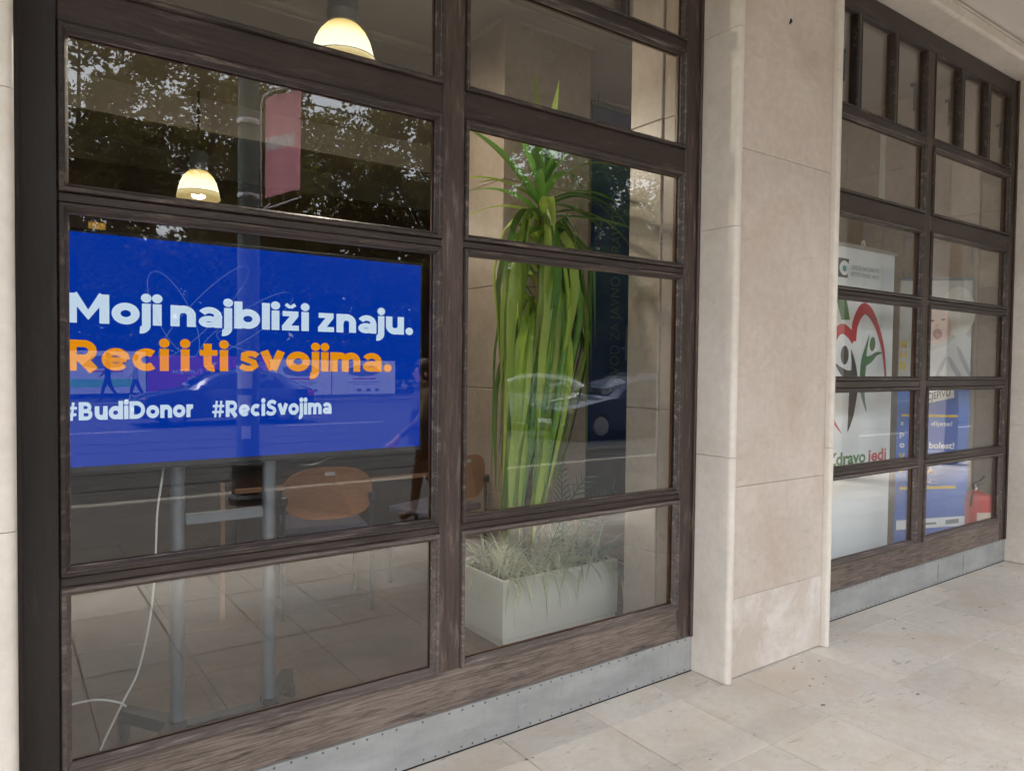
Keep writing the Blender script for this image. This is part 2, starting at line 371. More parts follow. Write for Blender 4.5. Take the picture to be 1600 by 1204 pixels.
# ------------------------------------------------------------------ facade pillars
def pillar(x0, x1, name, label, back=.48, salt=True):
    t = thing(name, label, 'pillar', ((x0 + x1) / 2, -.1, 0), 'limestone pillars between the shop windows')
    ob('core', bx(x0 + .02, x1 - .02, -.165, back - .02, .002, 3.98), M['groove'], t)
    # face slabs
    zs = [.004, .401, .958, 2.614, 3.982]
    for i in range(4):
        ob('stone_slab', bx(x0 + .0485, x1 - .0485, -.192, -.15, zs[i] + .001, zs[i + 1] - .001, bev=.0015), M['salt'] if i == 0 and salt else M['pillar'], t)
    # corner pieces with a rounded nose
    for side in (0, 1):
        def X(d): return x0 + d if side == 0 else x1 - d
        prof = [(0, .0), (0, -.205)]
        for k in range(1, 6):
            a = math.pi / 2 * k / 5; prof.append((.02 * (1 - math.cos(a)), -.205 - .022 * math.sin(a)))
        for k in range(1, 5):
            a = math.pi / 2 * k / 4; prof.append((.031 + .014 * math.sin(a), -.227 + .014 * (1 - math.cos(a))))
        prof += [(.0465, -.15), (.0465, .0)]
        zz = [.003, 1.11, 2.225, 3.168, 3.983]
        for i in range(4):
            ob('corner_block', B().prism([(X(p[0]), p[1]) for p in prof], zz[i] + (.001 if i else 0), zz[i + 1] - .001), M['edge'], t, True)
    if abs(x0 - 2.89) < .01:
        ob('anchor_hole', B().lathe([(.012, -.1925), (.009, -.1935), (.001, -.1936)], (3.343, 0, 3.325), 10, 'y'), M['groove'], t); ob('anchor_hole', B().lathe([(.008, -.1925), (.006, -.1935), (.001, -.1936)], (3.333, 0, 3.311), 10, 'y'), M['groove'], t)
    # inner part behind the window frame
    zi = [.003, .55, 1.32, 2.06, 2.85, 3.982]
    for i in range(5):
        for side in (0, 1):
            xa = x0 - .002 if side == 0 else x1 + .002; xb = x0 + .12 if side == 0 else x1 - .12
            lo, hi = min(xa, xb), max(xa, xb)
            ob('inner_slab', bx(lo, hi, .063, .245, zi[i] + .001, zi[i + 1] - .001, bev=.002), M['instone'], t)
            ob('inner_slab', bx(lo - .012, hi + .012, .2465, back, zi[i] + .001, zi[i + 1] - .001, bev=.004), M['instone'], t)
    return t
pillar(2.89, 3.79, 'stone_pillar', 'beige limestone pillar between the two shop windows')
pillar(-.92, .047, 'stone_pillar', 'pale limestone pillar cut off by the left picture edge')
pillar(6.694, 7.62, 'stone_pillar', 'pale limestone pillar at the far right end of the windows')

# lintels: soffit blocks over each window
def lintel(x0, x1, label):
    t = thing('lintel', label, 'lintel', ((x0 + x1) / 2, -.1, 3.86), 'stone lintels over the shop windows')
    mid = (x0 + x1) / 2
    for a, b_ in ((x0 + .001, mid - .001), (mid + .001, x1 - .001)):
        prof = [(.0, 3.859), (-.178, 3.859), (-.192, 3.864), (-.199, 3.876), (-.199, 3.935), (-.185, 3.937), (-.185, 3.944), (-.199, 3.946), (-.199, 3.962), (-.18, 3.964), (-.18, 3.984), (.14, 3.984), (.14, 3.859)]
        ob('soffit_block', B().prism(prof, a, b_, 'x'), M['edge'], t)
lintel(.047, 2.89, 'pale stone lintel above the window with the television')
lintel(3.79, 6.694, 'pale stone lintel above the far window with roll-up banners')
# ------------------------------------------------------------------ windows
def ring_loops(b, x0, x1, z0, z1, prof, worn=()):
    """mitred frame: prof = [(inset, y)...] swept round the rectangle"""
    rings = []
    for d, y in prof:
        rings.append([b.bm.verts.new(p) for p in ((x0 + d, y, z0 + d), (x1 - d, y, z0 + d), (x1 - d, y, z1 - d), (x0 + d, y, z1 - d))])
    for i in range(len(rings) - 1):
        for k in range(4):
            f = b.bm.faces.new((rings[i][k], rings[i][(k + 1) % 4], rings[i + 1][(k + 1) % 4], rings[i + 1][k])); f.material_index = 1 if i in worn else 0
    return b
GY = .022
def pane(root, x0, x1, z0, z1, small=False, low=False):
    gy = .034 if small else GY
    s = .55 if small else 1.0
    gm = M['glass_low'] if low else M['glass']
    p = ob('pane', bx(x0 + .02 * s, x1 - .02 * s, gy, gy + .006, z0 + .02 * s, z1 - .02 * s), gm, root)
    pr = [(.0005, .02), (.0005, -.004), (.003, -.011), (.012, -.014), (.015, -.011), (.0155, -.004), (.0185, -.002), (.0235, .005), (.0265, .011), (.028, .013), (.028, gy - .001)]
    if small: pr = [(.0005, .03), (.0005, -.002), (.004, -.006), (.010, -.005), (.014, .004), (.014, gy - .001)]
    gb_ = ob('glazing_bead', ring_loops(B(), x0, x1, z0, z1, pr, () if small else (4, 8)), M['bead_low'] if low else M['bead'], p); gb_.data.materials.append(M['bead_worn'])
    d = pr[-1][0]
    ob('inner_bead', ring_loops(B(), x0, x1, z0, z1, [(d, gy + .007), (d - .003, gy + .012), (d - .004, .050), (d - .012, .058), (.0005, .061)]), M['varnish'], p)
    return p
def window(X, label, split, extra_muntin):
    xa, a0, a1, b0, b1, xb = X
    root = thing('shop_window', label, 'window', ((xa + xb) / 2, 0, 0), 'tall wooden shop windows under the arcade')
    D = .058
    ob('stile', bx(xa + .001, a0, 0, D, .178, 3.856, bev=.003), M['frame_dark'], root)
    ob('stile', bx(b1, xb - .001, 0, D, .178, 3.856, bev=.003), M['frame_z'], root)
    # slim outer architrave strip
    ob('architrave', bx(xa + .002, xa + .018, -.016, -.0005, .178, 3.855, bev=.004), M['frame_dark'], root)
    ob('architrave', bx(xb - .018, xb - .002, -.016, -.0005, .178, 3.855, bev=.004), M['frame_z'], root)
    ob('bottom_rail', bx(a0 + .0008, b1 - .0008, .002, D - .002, .178, .334, bev=.003), M['weather'], root)
    ob('mullion', bx(a1, b0, .0005, D, .3348, 3.73, bev=.003), M['frame_z'], root)
    ob('head_rail', bx(a0 + .0008, b1 - .0008, .001, D, 3.7308, 3.856, bev=.004), M['frame_x'], root)
    kp = ob('kick_plate', bx(xa + .003, xb - .003, -.006, .056, .0035, .177, bev=.0015), M['zinc'], root)
    ob('dirt_fillet', B().prism([(-.0065, .0005), (-.0105, .0005), (-.0065, .005)], xa + .004, xb - .004, 'x'), M['groove'], kp)
    rv = B(); n = int((xb - xa) / .0575); rr_ = random.Random(int(xa * 10))
    for i in range(n):
        for zz in (.168, .016):
            if rr_.random() < .06: continue
            cx = xa + .03 + i * .0575 + rr_.uniform(-.004, .004)
            rv.lathe([(.0046, -.0062), (.0038, -.0078), (.0015, -.0086)], (cx, 0, zz + rr_.uniform(-.002, .002)), 6, 'y')
    r_ = ob('rivets', rv, M['rivet'], kp); r_['kind'] = 'stuff'
    for sx in ((xb - .75, xb - 1.15) if split else ()):
        ob('sheet_seam', bx(sx, sx + .0035, -.0075, -.0061, .03, .15), M['rivet'], kp)
    for ci, (c0, c1) in enumerate(((a0, a1), (b0, b1))):
        c0 += .0008; c1 -= .0008
        dz = .0 if ci == 0 else .006
        rows = [(.3345, .887, True)]
        if split: rows += [(.917, 1.426, False), (1.472, 1.9975 + dz, False)]
        else: rows += [(.917, 1.9975 + dz, False)]
        rows += [(2.0275 + dz, 2.5065, False), (2.6155, 3.0965, False)]
        rails = [(.8878, .9162)] + ([(1.4268, 1.4712)] if split else []) + [(1.9983 + dz, 2.0267 + dz), (2.5073, 2.6147), (3.0973, 3.1392)]
        for z0, z1 in rails:
            ob('rail', bx(c0, c1, .002, D - .002, z0, z1, bev=.003), M['frame_x'], root)
        for z0, z1, low in rows: pane(root, c0, c1, z0, z1, low=low)
        wd = (c1 - c0 - .05) / 3
        for k in range(3):
            u = c0 + k * (wd + .025)
            pp = pane(root, u, u + wd, 3.1400, 3.730, small=True)
            if extra_muntin and k != 1:
                ob('window_handle', B().box(u + wd - .05, u + wd - .04, .062, .075, 3.32, 3.50, bev=.003).box(u + wd - .055, u + wd - .035, .060, .095, 3.49, 3.515, bev=.003), M['metal_dark'], root)
            if k < 2: ob('muntin', bx(u + wd + .0008, u + wd + .0242, -.004, D - .006, 3.1400, 3.7300, bev=.003), M['frame_z'], root)
    return root
W1 = window((.047, .152, 1.41, 1.508, 2.782, 2.89), 'tall dark wooden shop window with television and potted plant behind', False, False)
W2 = window((3.79, 3.915, 5.212, 5.308, 6.597, 6.694), 'far dark wooden shop window with roll-up banners behind', True, True)
# opal patches of old sticker glue on the glass
# ------------------------------------------------------------------ interior shell
struct('interior_ceiling', bx(-2.6, 6.9, .15, 8.2, 4.02, 4.24), M['inplaster'])
IC = bpy.data.objects['interior_ceiling']
for yy, h in ((1.55, .03), (1.66, .02), (2.62, .03), (2.74, .02), (4.9, .3)):
    ob('ceiling_moulding', bx(-2.5, 6.8, yy, yy + .05, 4.02 - h, 4.0195, bev=.006), M['inplaster'], IC)
struct('back_wall', bx(-2.6, 6.9, 8.0, 8.2, 0, 4.018), M['brownwood'])
struct('left_wall', bx(-2.8, -2.6, .15, 8.2, 0, 4.24), M['brownwood'])
rw = struct('right_wall', bx(6.86, 7.1, .49, 8.2, -.02, 4.24), M['groove'])
for i, zz in enumerate([.003, .62, 1.31, 2.05, 2.75, 3.4, 4.018]):
    if i == 6: break
    z1 = [.003, .62, 1.31, 2.05, 2.75, 3.4, 4.018][i + 1]
    for j in range(6):
        a = .485 + j * 1.02
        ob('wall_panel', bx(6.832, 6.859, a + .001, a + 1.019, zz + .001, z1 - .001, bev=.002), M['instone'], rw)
ob('cable_duct', bx(6.80, 6.8315, 1.12, 1.17, 3.05, 3.75, bev=.004), M['white'], rw)
ob('junction_box', bx(6.79, 6.8315, 1.08, 1.21, 2.93, 3.05, bev=.006), M['white'], rw)
ic = thing('interior_column', 'square beige stone column standing inside behind the plant', 'column', (3.37, 2.1, 0))
zi = [.001, .62, 1.37, 2.12, 2.87, 4.0]
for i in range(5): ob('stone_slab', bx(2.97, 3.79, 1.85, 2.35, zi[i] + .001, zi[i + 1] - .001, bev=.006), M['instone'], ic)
ob('cornice', bx(2.955, 3.805, 1.835, 2.365, 3.985, 4.0195, bev=.004), M['inplaster'], ic)
# ------------------------------------------------------------------ television on its wheeled stand
TVY = .50
tv = thing('television', 'large flat television showing a blue campaign slide in the window', 'television', (.86, TVY, 1.15))
ob('housing', bx(.118, 1.600, TVY, TVY + .055, 1.148, 2.008, bev=.006), M['black'], tv)
scr = ob('screen', bx(.132, 1.586, TVY - .003, TVY - .0005, 1.172, 1.992), None, tv)
g = NG('screen_glass'); 
e = g.n('Emission'); e.inputs[0].default_value = srgb(0, 56, 176); e.inputs[1].default_value = .78 / 2 ** EXPOSURE
scr.data.materials.append(g.done(e))
M['tv_white'] = emit('screen_white', srgb(206, 226, 248), .95); M['tv_orange'] = emit('screen_orange', srgb(236, 148, 14), .95)
M['tv_line'] = emit('screen_line', srgb(110, 136, 206), .8)
TY = TVY - .0045
RT, UP = (1, 0, 0), (0, 0, 1)
# heavy geometric lettering drawn with strokes: cap height 1, x-height .76
def _arc(cx, cy, rx, ry, a0, a1, n=18): return [(cx + rx * math.cos(R(a0 + (a1 - a0) * i / n)), cy + ry * math.sin(R(a0 + (a1 - a0) * i / n))) for i in range(n + 1)]
T_ = .255
GL = {
 'o': (.82, [(_arc(.41, .38, .28, .25, 0, 360, 28), T_)], []), 'i': (.27, [([(.135, 0), (.135, .76)], .27)], [(.135, .955, .16)]), 'l': (.27, [([(.135, 0), (.135, 1.03)], .27)], []),
 'j': (.27, [([(.135, .76), (.135, .3), (.135, .02)] + _arc(-.03, .0, .165, .17, 0, -100, 10), .26)], [(.135, .955, .16)]),
 'n': (.76, [([(.135, 0), (.135, .76)], .27), ([(.14, .40)] + _arc(.385, .41, .24, .22, 180, 0, 14) + [(.625, .2), (.625, 0)], .27)], []),
 'u': (.76, [([(.625, 0), (.625, .76)], .27), ([(.135, .76), (.135, .5)] + _arc(.38, .35, .245, .22, 180, 360, 14), .27)], []),
 'm': (1.12, [([(.135, 0), (.135, .76)], .27), (_arc(.345, .42, .205, .21, 180, 0, 12) + [(.55, .2), (.55, 0)], .26), (_arc(.765, .42, .215, .21, 180, 0, 12) + [(.98, .2), (.98, 0)], .26)], []),
 'a': (.76, [([(.63, 0), (.63, .45)], .26), (_arc(.37, .44, .26, .205, 155, 0, 12), .23), (_arc(.345, .215, .215, .115, 0, 360, 20), .20)], []),
 'b': (.86, [([(.135, 0), (.135, 1.03)], .27), (_arc(.45, .38, .28, .25, 0, 360, 28), T_)], []), 'd': (.86, [([(.725, 0), (.725, 1.03)], .27), (_arc(.41, .38, .28, .25, 0, 360, 28), T_)], []),
 'z': (.66, [([(.05, .66), (.61, .66)], .20), ([(.50, .62), (.15, .13)], .25), ([(.03, .10), (.63, .10)], .20)], []),
 'e': (.80, [(_arc(.40, .38, .275, .255, 0, 322, 24), .24), ([(.20, .37), (.70, .37)], .17)], []), 'c': (.74, [(_arc(.41, .38, .28, .255, 48, 312, 22), T_)], []),
 't': (.58, [([(.25, .97), (.25, .5), (.25, .30)] + _arc(.42, .28, .17, .165, 180, 285, 8), .26), ([(.0, .65), (.56, .65)], .20)], []),
 's': (.66, [([(.60, .555), (.50, .635), (.34, .655), (.18, .60), (.17, .48), (.33, .40), (.49, .33), (.53, .21), (.42, .115), (.25, .105), (.07, .20)], .20)], []),
 'v': (.76, [([(.10, .76), (.38, .06)], .27), ([(.66, .76), (.38, .06)], .27)], []), '.': (.34, [], [(.17, .155, .165)]), 'r': (.52, [([(.135, 0), (.135, .76)], .27), (_arc(.42, .36, .28, .27, 180, 85, 10), .26)], []),
 'M': (1.18, [([(.14, 0), (.14, 1)], .28), ([(1.04, 0), (1.04, 1)], .28), ([(.16, .97), (.59, .28), (1.02, .97)], .28)], []),
 'R': (.88, [([(.14, 0), (.14, 1)], .28), ([(.14, .88), (.42, .88)] + _arc(.46, .645, .24, .235, 90, -90, 12) + [(.30, .41), (.14, .41)], .23), ([(.40, .42), (.74, .0)], .29)], []),
 'B': (.86, [([(.14, 0), (.14, 1)], .28), ([(.14, .89), (.38, .89)] + _arc(.42, .70, .20, .19, 90, -90, 10) + [(.14, .51)], .21), ([(.14, .50), (.40, .50)] + _arc(.45, .305, .23, .20, 90, -90, 10) + [(.14, .105)], .21)], []),
 'D': (.98, [([(.14, 0), (.14, 1)], .28), ([(.14, .88), (.36, .88)] + _arc(.42, .5, .42, .38, 90, -90, 16) + [(.14, .12)], .24)], []),
 'S': (.84, [([(.74, .77), (.60, .87), (.42, .89), (.24, .82), (.19, .70), (.28, .58), (.46, .51), (.62, .43), (.67, .29), (.58, .16), (.40, .11), (.22, .13), (.06, .25)], .23)], []),
 '#': (.92, [([(.24, 0), (.36, 1)], .15), ([(.56, 0), (.68, 1)], .15), ([(.08, .68), (.88, .68)], .15), ([(.04, .32), (.84, .32)], .15)], [])}
GL['ž'] = (.66, GL['z'][1] + [([(.16, 1.03), (.33, .90)], .13), ([(.50, 1.03), (.33, .90)], .13)], [])
def heavy(word, mat, x0, x1, zb, cap, gap=.06):
    W_ = sum(GL[c][0] for c in word) + gap * (len(word) - 1); sx = (x1 - x0) / W_; b = B(); cur = 0; lay = 0
    for c in word:
        adv, strokes, dots = GL[c]
        for pts, th in strokes:
            P = [Vector(p) for p in pts]; y = TY - .00004 * (lay % 4); lay += 1; prev = None; closed = (P[0] - P[-1]).length < 1e-3
            for i, p in enumerate(P):
                if closed: t = (P[(i + 1) % len(P)] if i < len(P) - 1 else P[1]) - (P[i - 1] if i else P[-2])
                else: t = P[min(i + 1, len(P) - 1)] - P[max(i - 1, 0)]
                t.normalize(); k = 1.0
                if 0 < i < len(P) - 1:
                    u_ = (P[i] - P[i - 1]).normalized(); k = min(1.25, 1 / max(.3, abs(u_.dot(t))))
                nn = Vector((-t.y, t.x)) * th / 2 * k
                q = [b.bm.verts.new((x0 + (cur + v.x) * sx, y, zb + v.y * cap)) for v in (p + nn, p - nn)]
                if prev: b.bm.faces.new((prev[0], q[0], q[1], prev[1]))
                prev = q
        for dx, dy, r_ in dots:
            b.ngon([(x0 + (cur + dx + r_ * math.cos(a)) * sx, TY, zb + (dy + r_ * math.sin(a)) * cap) for a in [i * math.pi / 10 for i in range(20)]])
        cur += adv + gap
    return ob('lettering', b, mat, scr)
for wd_, a_, c_ in (('Moji', .207, .508), ('najbliži', .538, 1.065), ('znaju.', 1.101, 1.549)): heavy(wd_, M['tv_white'], a_, c_, 1.677, .103)
for wd_, a_, c_ in (('Reci', .205, .532), ('i', .573, .604), ('ti', .640, .744), ('svojima.', .782, 1.444)): heavy(wd_, M['tv_orange'], a_, c_, 1.510, .108)
heavy('#BudiDonor', M['tv_white'], .190, .620, 1.336, .064); heavy('#ReciSvojima', M['tv_white'], .683, 1.165, 1.332, .064)
sb = B()
def ell(cx, cz, a, b, rot, t0, t1, n=40):
    pts = []
    for i in range(n + 1):
        t = t0 + (t1 - t0) * i / n; x = a * math.cos(t); z = b * math.sin(t)
        pts.append((cx + x * math.cos(rot) - z * math.sin(rot), TY + .0006, cz + x * math.sin(rot) + z * math.cos(rot)))
    return pts
for args in ((.55, 1.72, .17, .06, 2.0, 0, 6.2), (.66, 1.74, .24, .05, .85, 0, 6.2), (.82, 1.70, .22, .05, .62, .4, 6.0), (1.0, 1.62, .30, .06, -.1, 2.4, 6.0)):
    sb.tube(ell(*args), .0009, 4, False)
ob('scribble', sb, M['tv_line'], scr)
ob('sticker', bx(0.231, 0.275, .0285, .0292, 1.935, 1.955), plain('amber_label', srgb(200, 150, 50), .6), W1)
st = thing('television_stand', 'grey wheeled television stand with two round posts', 'stand', (.76, .6, 0))
for px in (.580, .934):
    ob('post', B().lathe([(.027, .06), (.027, 1.55)], (px, .60, 0), 20), M['metal_grey'], st, True)
    ob('bracket', bx(px - .03, px + .03, .556, .575, 1.25, 1.75), M['metal_dark'], st)
    # foot, splayed outwards
    s_ = -1 if px < .7 else 1
    for fy in (.83, .34):
        ex, ey = px + s_ * .16, fy
        dx, dy = ex - px, ey - .60; L_ = math.hypot(dx, dy); nx, ny = -dy / L_ * .035, dx / L_ * .035
        b = B(); lo = [(px + nx, .60 + ny), (px - nx, .60 - ny), (ex - nx * .7, ey - ny * .7), (ex + nx * .7, ey + ny * .7)]
        b.prism(lo, .09, .14); ob('foot', b, M['black'], st)
        c = ob('caster', B().lathe([(.012, -.018), (.042, -.018), (.048, -.008), (.048, .008), (.042, .018), (.012, .018)], (ex, ey, .048), 18, 'x'), M['rubber'], st, True)
        ob('hub', B().lathe([(.024, -.0195), (.024, .0195)], (ex, ey, .048), 14, 'x'), M['chrome'], c)
ob('cross_bar', bx(.606, .908, .585, .612, .905, .948, bev=.004), M['metal_grey'], st)
ob('base_bar', bx(.606, .908, .57, .63, .075, .12, bev=.004), M['metal_dark'], st)
ob('top_bar', bx(.46, 1.06, .558, .573, 1.50, 1.60), M['metal_dark'], st)
def cable(name, pts, r, mat, label):
    P = [Vector(p) for p in pts]; out = []
    for i in range(len(P) - 1):
        p0, p1, p2, p3 = P[max(i - 1, 0)], P[i], P[i + 1], P[min(i + 2, len(P) - 1)]
        for k in range(6):
            t = k / 6; out.append(.5 * ((2 * p1) + (p2 - p0) * t + (2 * p0 - 5 * p1 + 4 * p2 - p3) * t * t + (3 * p1 - p0 - 3 * p2 + p3) * t ** 3))
    out.append(P[-1])
    return tag(ob(name, B().tube(out, r, 6), mat, None, True), label, 'cable')
cable('power_cable', [(.53, .62, 1.20), (.53, .6, 1.13), (.509, .6, .966), (.502, .6, .781), (.495, .6, .67), (.477, .6, .525), (.439, .6, .36), (.385, .6, .251), (.31, .6, .09), (.30, .6, .006), (.28, .58, .005)], .0042, M['paper'], 'white power cable hanging from the television to the floor')
cable('loose_cable', [(.10, .6, .285), (.209, .6, .293), (.30, .6, .291), (.374, .6, .262), (.40, .6, .24)], .004, M['paper'], 'thin white cable running sideways at the lower left pane')
cable('signal_cable', [(1.0, .58, 1.20), (1.02, .585, 1.13), (1.10, .585, 1.105), (1.18, .585, 1.125), (1.24, .58, 1.16), (1.25, .57, 1.2)], .006, M['black'], 'black cable sagging under the right half of the television')
# ------------------------------------------------------------------ chairs
def chair(loc, rz, label, group):
    t = thing('chair', label, 'chair', loc, group, rz)
    # local: back at y=0, seat towards +y, x across
    b = B(); pts = []
    n = 28; hw, hh = .27, .16
    front, back = [], []
    for k in range(n):
        a = 2 * math.pi * k / n
        ca, sa = math.cos(a), math.sin(a)
        x = hw * math.copysign(abs(ca) ** .75, ca); z = .755 + hh * math.copysign(abs(sa) ** (.8 if sa > 0 else .55), sa)
        y = -.02 + .5 * x * x - .06 * (z - .6)
        front.append(b.bm.verts.new((x, y - .007, z))); back.append(b.bm.verts.new((x, y + .007, z)))
    b.bm.faces.new(front); b.bm.faces.new(back[::-1])
    for k in range(n): b.bm.faces.new((front[k], front[(k + 1) % n], back[(k + 1) % n], back[k]))
    bk = ob('backrest', b, M['ply'], t, False, True)
    ob('name_plate', bx(-.03, .03, -.048, -.044, .865, .885), M['paper'], bk, local=True)
    ob('seat', bx(-.25, .25, .01, .47, .50, .545, bev=.02, seg=3), M['seat'], t, True, True)
    for s in (-1, 1):
        ob('leg', B().tube([(s * .265, -.02, .005), (s * .265, -.015, .45), (s * .265, -.005, .72)], .0125, 8), M['metal_dark'], t, True, True)
        ob('leg', B().tube([(s * .25, .44, .005), (s * .25, .43, .42)], .0125, 8), M['metal_dark'], t, True, True)
        ob('side_bar', B().tube([(s * .262, -.012, .43), (s * .25, .43, .43)], .011, 8), M['metal_dark'], t, True, True)
        ob('clamp', bx(s * .265 - .02, s * .265 + .02, -.035, .02, .69, .745, bev=.006), M['black'], t, local=True)
    return t
G_CH = 'wooden-backed chairs inside the window'
chair((1.664, 1.80, 0), R(-12), 'orange plywood-backed chair under the right half of the television', G_CH)
chair((2.665, 1.86, 0), R(22), 'orange plywood-backed chair mostly hidden behind the central mullion', G_CH)
bt = tag(ob('wooden_batten', B().box(1.094, 1.120, 2.05, 2.07, .001, .82, bev=.002), M['palewood']), 'pale wooden batten standing upright behind the television stand', 'batten')
bn = thing('bench', 'long low bench with pale wooden front edge inside', 'bench', (3.2, 4.2, 0))
ob('bench_top', bx(1.64, 5.6, 3.85, 4.4, .455, .472, bev=.004), M['brownwood'], bn)
ob('front_edge', bx(1.64, 5.6, 3.825, 3.849, .432, .474, bev=.004), M['palewood'], bn)
ob('front_board', bx(1.68, 5.56, 3.90, 3.93, .001, .454), M['brownwood'], bn)
dk = thing('cabinet', 'dark low cabinet standing under the tall blue banner', 'cabinet', (4.9, 2.9, 0))
ob('carcass', bx(4.36, 5.7, 2.62, 3.1, .06, .72, bev=.004), M['black'], dk)
ob('plinth', bx(4.40, 5.66, 2.66, 3.06, .001, .059), M['black'], dk)
ob('door', bx(4.37, 5.025, 2.602, 2.619, .07, .71, bev=.003), M['metal_dark'], dk); ob('door', bx(5.03, 5.69, 2.602, 2.619, .07, .71, bev=.003), M['metal_dark'], dk)
# tall blue banner with vertical writing
M['navy'] = plain('navy_banner', srgb(30, 68, 124), .5, .3, 0, .06, 3)
M['navy_text'] = plain('banner_lettering', srgb(112, 126, 142), .5)
bb = thing('hanging_banner', 'tall dark blue hanging banner with vertical white lettering inside', 'banner', (4.9, 2.55, .8))
bs = ob('fabric', bx(4.43, 5.35, 2.548, 2.552, .80, 3.90), M['navy'], bb)
ob('top_bar', bx(4.41, 5.37, 2.54, 2.56, 3.90, 3.93, bev=.003), M['metal_grey'], bb)
for px in (4.5, 5.28): ob('cord', B().tube([(px, 2.55, 3.93), (px, 2.55, 4.018)], .003, 6), M['metal_dark'], bb)
ob('bottom_bar', bx(4.41, 5.37, 2.54, 2.56, .775, .80, bev=.003), M['metal_grey'], bb)
lettering('lettering', 'ZAVOD ZA JAVNO ZDRAVSTVO', M['navy_text'], bs, (4.80, 2.545, 1.30), (0, 0, 1), (-1, 0, 0), 1.85, .12, 0)
lo = B(); 
for (a, c, d, e_) in ((4.66, 4.685, 1.62, 1.92), (4.83, 4.855, 1.62, 1.92)): lo.box(a + .22, c + .22, 2.544, 2.5465, d, e_)
lo.box(4.88, 5.075, 2.544, 2.5465, 1.60, 1.62)
ob('emblem', lo, M['navy_text'], bs)
# ------------------------------------------------------------------ planter and plants
pl = thing('planter', 'white box planter standing behind the lower right pane', 'planter', (2.67, 1.0, 0))
ob('front_panel', bx(2.24, 3.095, .75, .772, .045, .372, bev=.002), M['white'], pl)
ob('back_panel', bx(2.24, 3.095, 1.268, 1.29, .045, .372, bev=.002), M['white'], pl)
ob('side_panel', bx(2.24, 2.262, .773, 1.267, .045, .371, bev=.002), M['white'], pl)
ob('side_panel', bx(3.073, 3.095, .773, 1.267, .045, .371, bev=.002), M['white'], pl)
ob('soil', bx(2.263, 3.072, .773, 1.267, .05, .335), M['earth'], pl)
ob('base_strip', bx(2.25, 3.085, .758, 1.282, .002, .044), M['white'], pl)
def leaf_mat(name, c1, c2, trans=.35, lo=.55, hi=.6):
    g = NG(name); a = g.noise(6, 3, .5, g.mapping((1, 1, .3))); r = obj_random(g)
    base = g.mix(r, g.ramp(a, [(.35, c1), (.65, c2)]), g.mix(.5, c1, c2)); base = g.mix(1.0, base, g.math('ADD', g.math('MULTIPLY', r, hi), lo), 'MULTIPLY')
    # faint lengthwise ribs
    b = g.bsdf(base, .38, .5, g.noise(60, 2, .5, g.mapping((1, 1, .06))), .2, .002)
    t = g.n('BsdfTranslucent'); g.l(base, t.inputs[0]); mx = g.n('MixShader'); mx.inputs[0].default_value = trans
    g.l(b.outputs[0], mx.inputs[1]); g.l(t.outputs[0], mx.inputs[2]); return g.done(mx)
M['yleaf'] = leaf_mat('yucca_leaf', srgb(146, 190, 62), srgb(214, 230, 112))
M['yleaf_d'] = leaf_mat('yucca_leaf_dark', srgb(86, 138, 58), srgb(136, 184, 84), .35, .7, .45)
M['spider'] = leaf_mat('spider_leaf', srgb(132, 150, 100), srgb(234, 236, 202), .25, .95, .1)
M['darkleaf'] = leaf_mat('dark_leaf', srgb(52, 92, 70), srgb(98, 134, 106), .2, .8, .3)
M['bark'] = plain('plant_stem', srgb(112, 92, 66), .9, .2, 0, .3, 30, .5)
def ribbon(b, pts, width, nrm, fold=.15, taper=None):
    """leaf ribbon along pts, V-folded"""
    n = len(pts); L, C, Rr = [], [], []
    for i, p in enumerate(pts):
        t = (pts[min(i + 1, n - 1)] - pts[max(i - 1, 0)]).normalized()
        side = t.cross(nrm); side = side.normalized() if side.length > 1e-5 else Vector((1, 0, 0))
        nn = side.cross(t).normalized(); f = i / (n - 1)
        wv = width * (taper(f) if taper else (min(1, f * 5 + .35) * (1 - f ** 3) + .02)) / 2
        L.append(b.bm.verts.new(p - side * wv + nn * wv * fold)); C.append(b.bm.verts.new(p)); Rr.append(b.bm.verts.new(p + side * wv + nn * wv * fold))
    for i in range(n - 1):
        b.bm.faces.new((L[i], C[i], C[i + 1], L[i + 1])); b.bm.faces.new((C[i], Rr[i], Rr[i + 1], C[i + 1]))
    return b
yu = thing('yucca', 'tall green yucca with a skirt of long hanging leaves in the planter', 'plant', (2.62, .95, .33))
rs = random.Random(11); Y0 = Vector((2.62, .97, 0))
ob('trunk', B().tube([Y0 + Vector((-.03, .03, .33)), Y0 + Vector((-.01, .02, 1.2)), Y0 + Vector((.02, 0, 2.0)), Y0 + Vector((.02, 0, 2.62))], [.035, .032, .028, .02], 10), M['bark'], yu, True)
def arch(p0, d, up, length, droop, n=12):
    """leaf path: leaves p0 in direction d (horizontal) with rise up, bends down by droop"""
    pts = [p0.copy()]; v = (Vector((d[0], d[1], 0)).normalized() + Vector((0, 0, up))).normalized(); step = length / n; p = p0.copy()
    for i in range(n):
        p = p + v * step; v = (v + Vector((0, 0, -1)) * droop * step).normalized(); pts.append(p.copy())
    return pts
def leafobj(pts, width, mat, nrm, parent=yu, fold=.2):
    return ob('leaf', ribbon(B(), pts, width, nrm, fold), mat, parent, True)
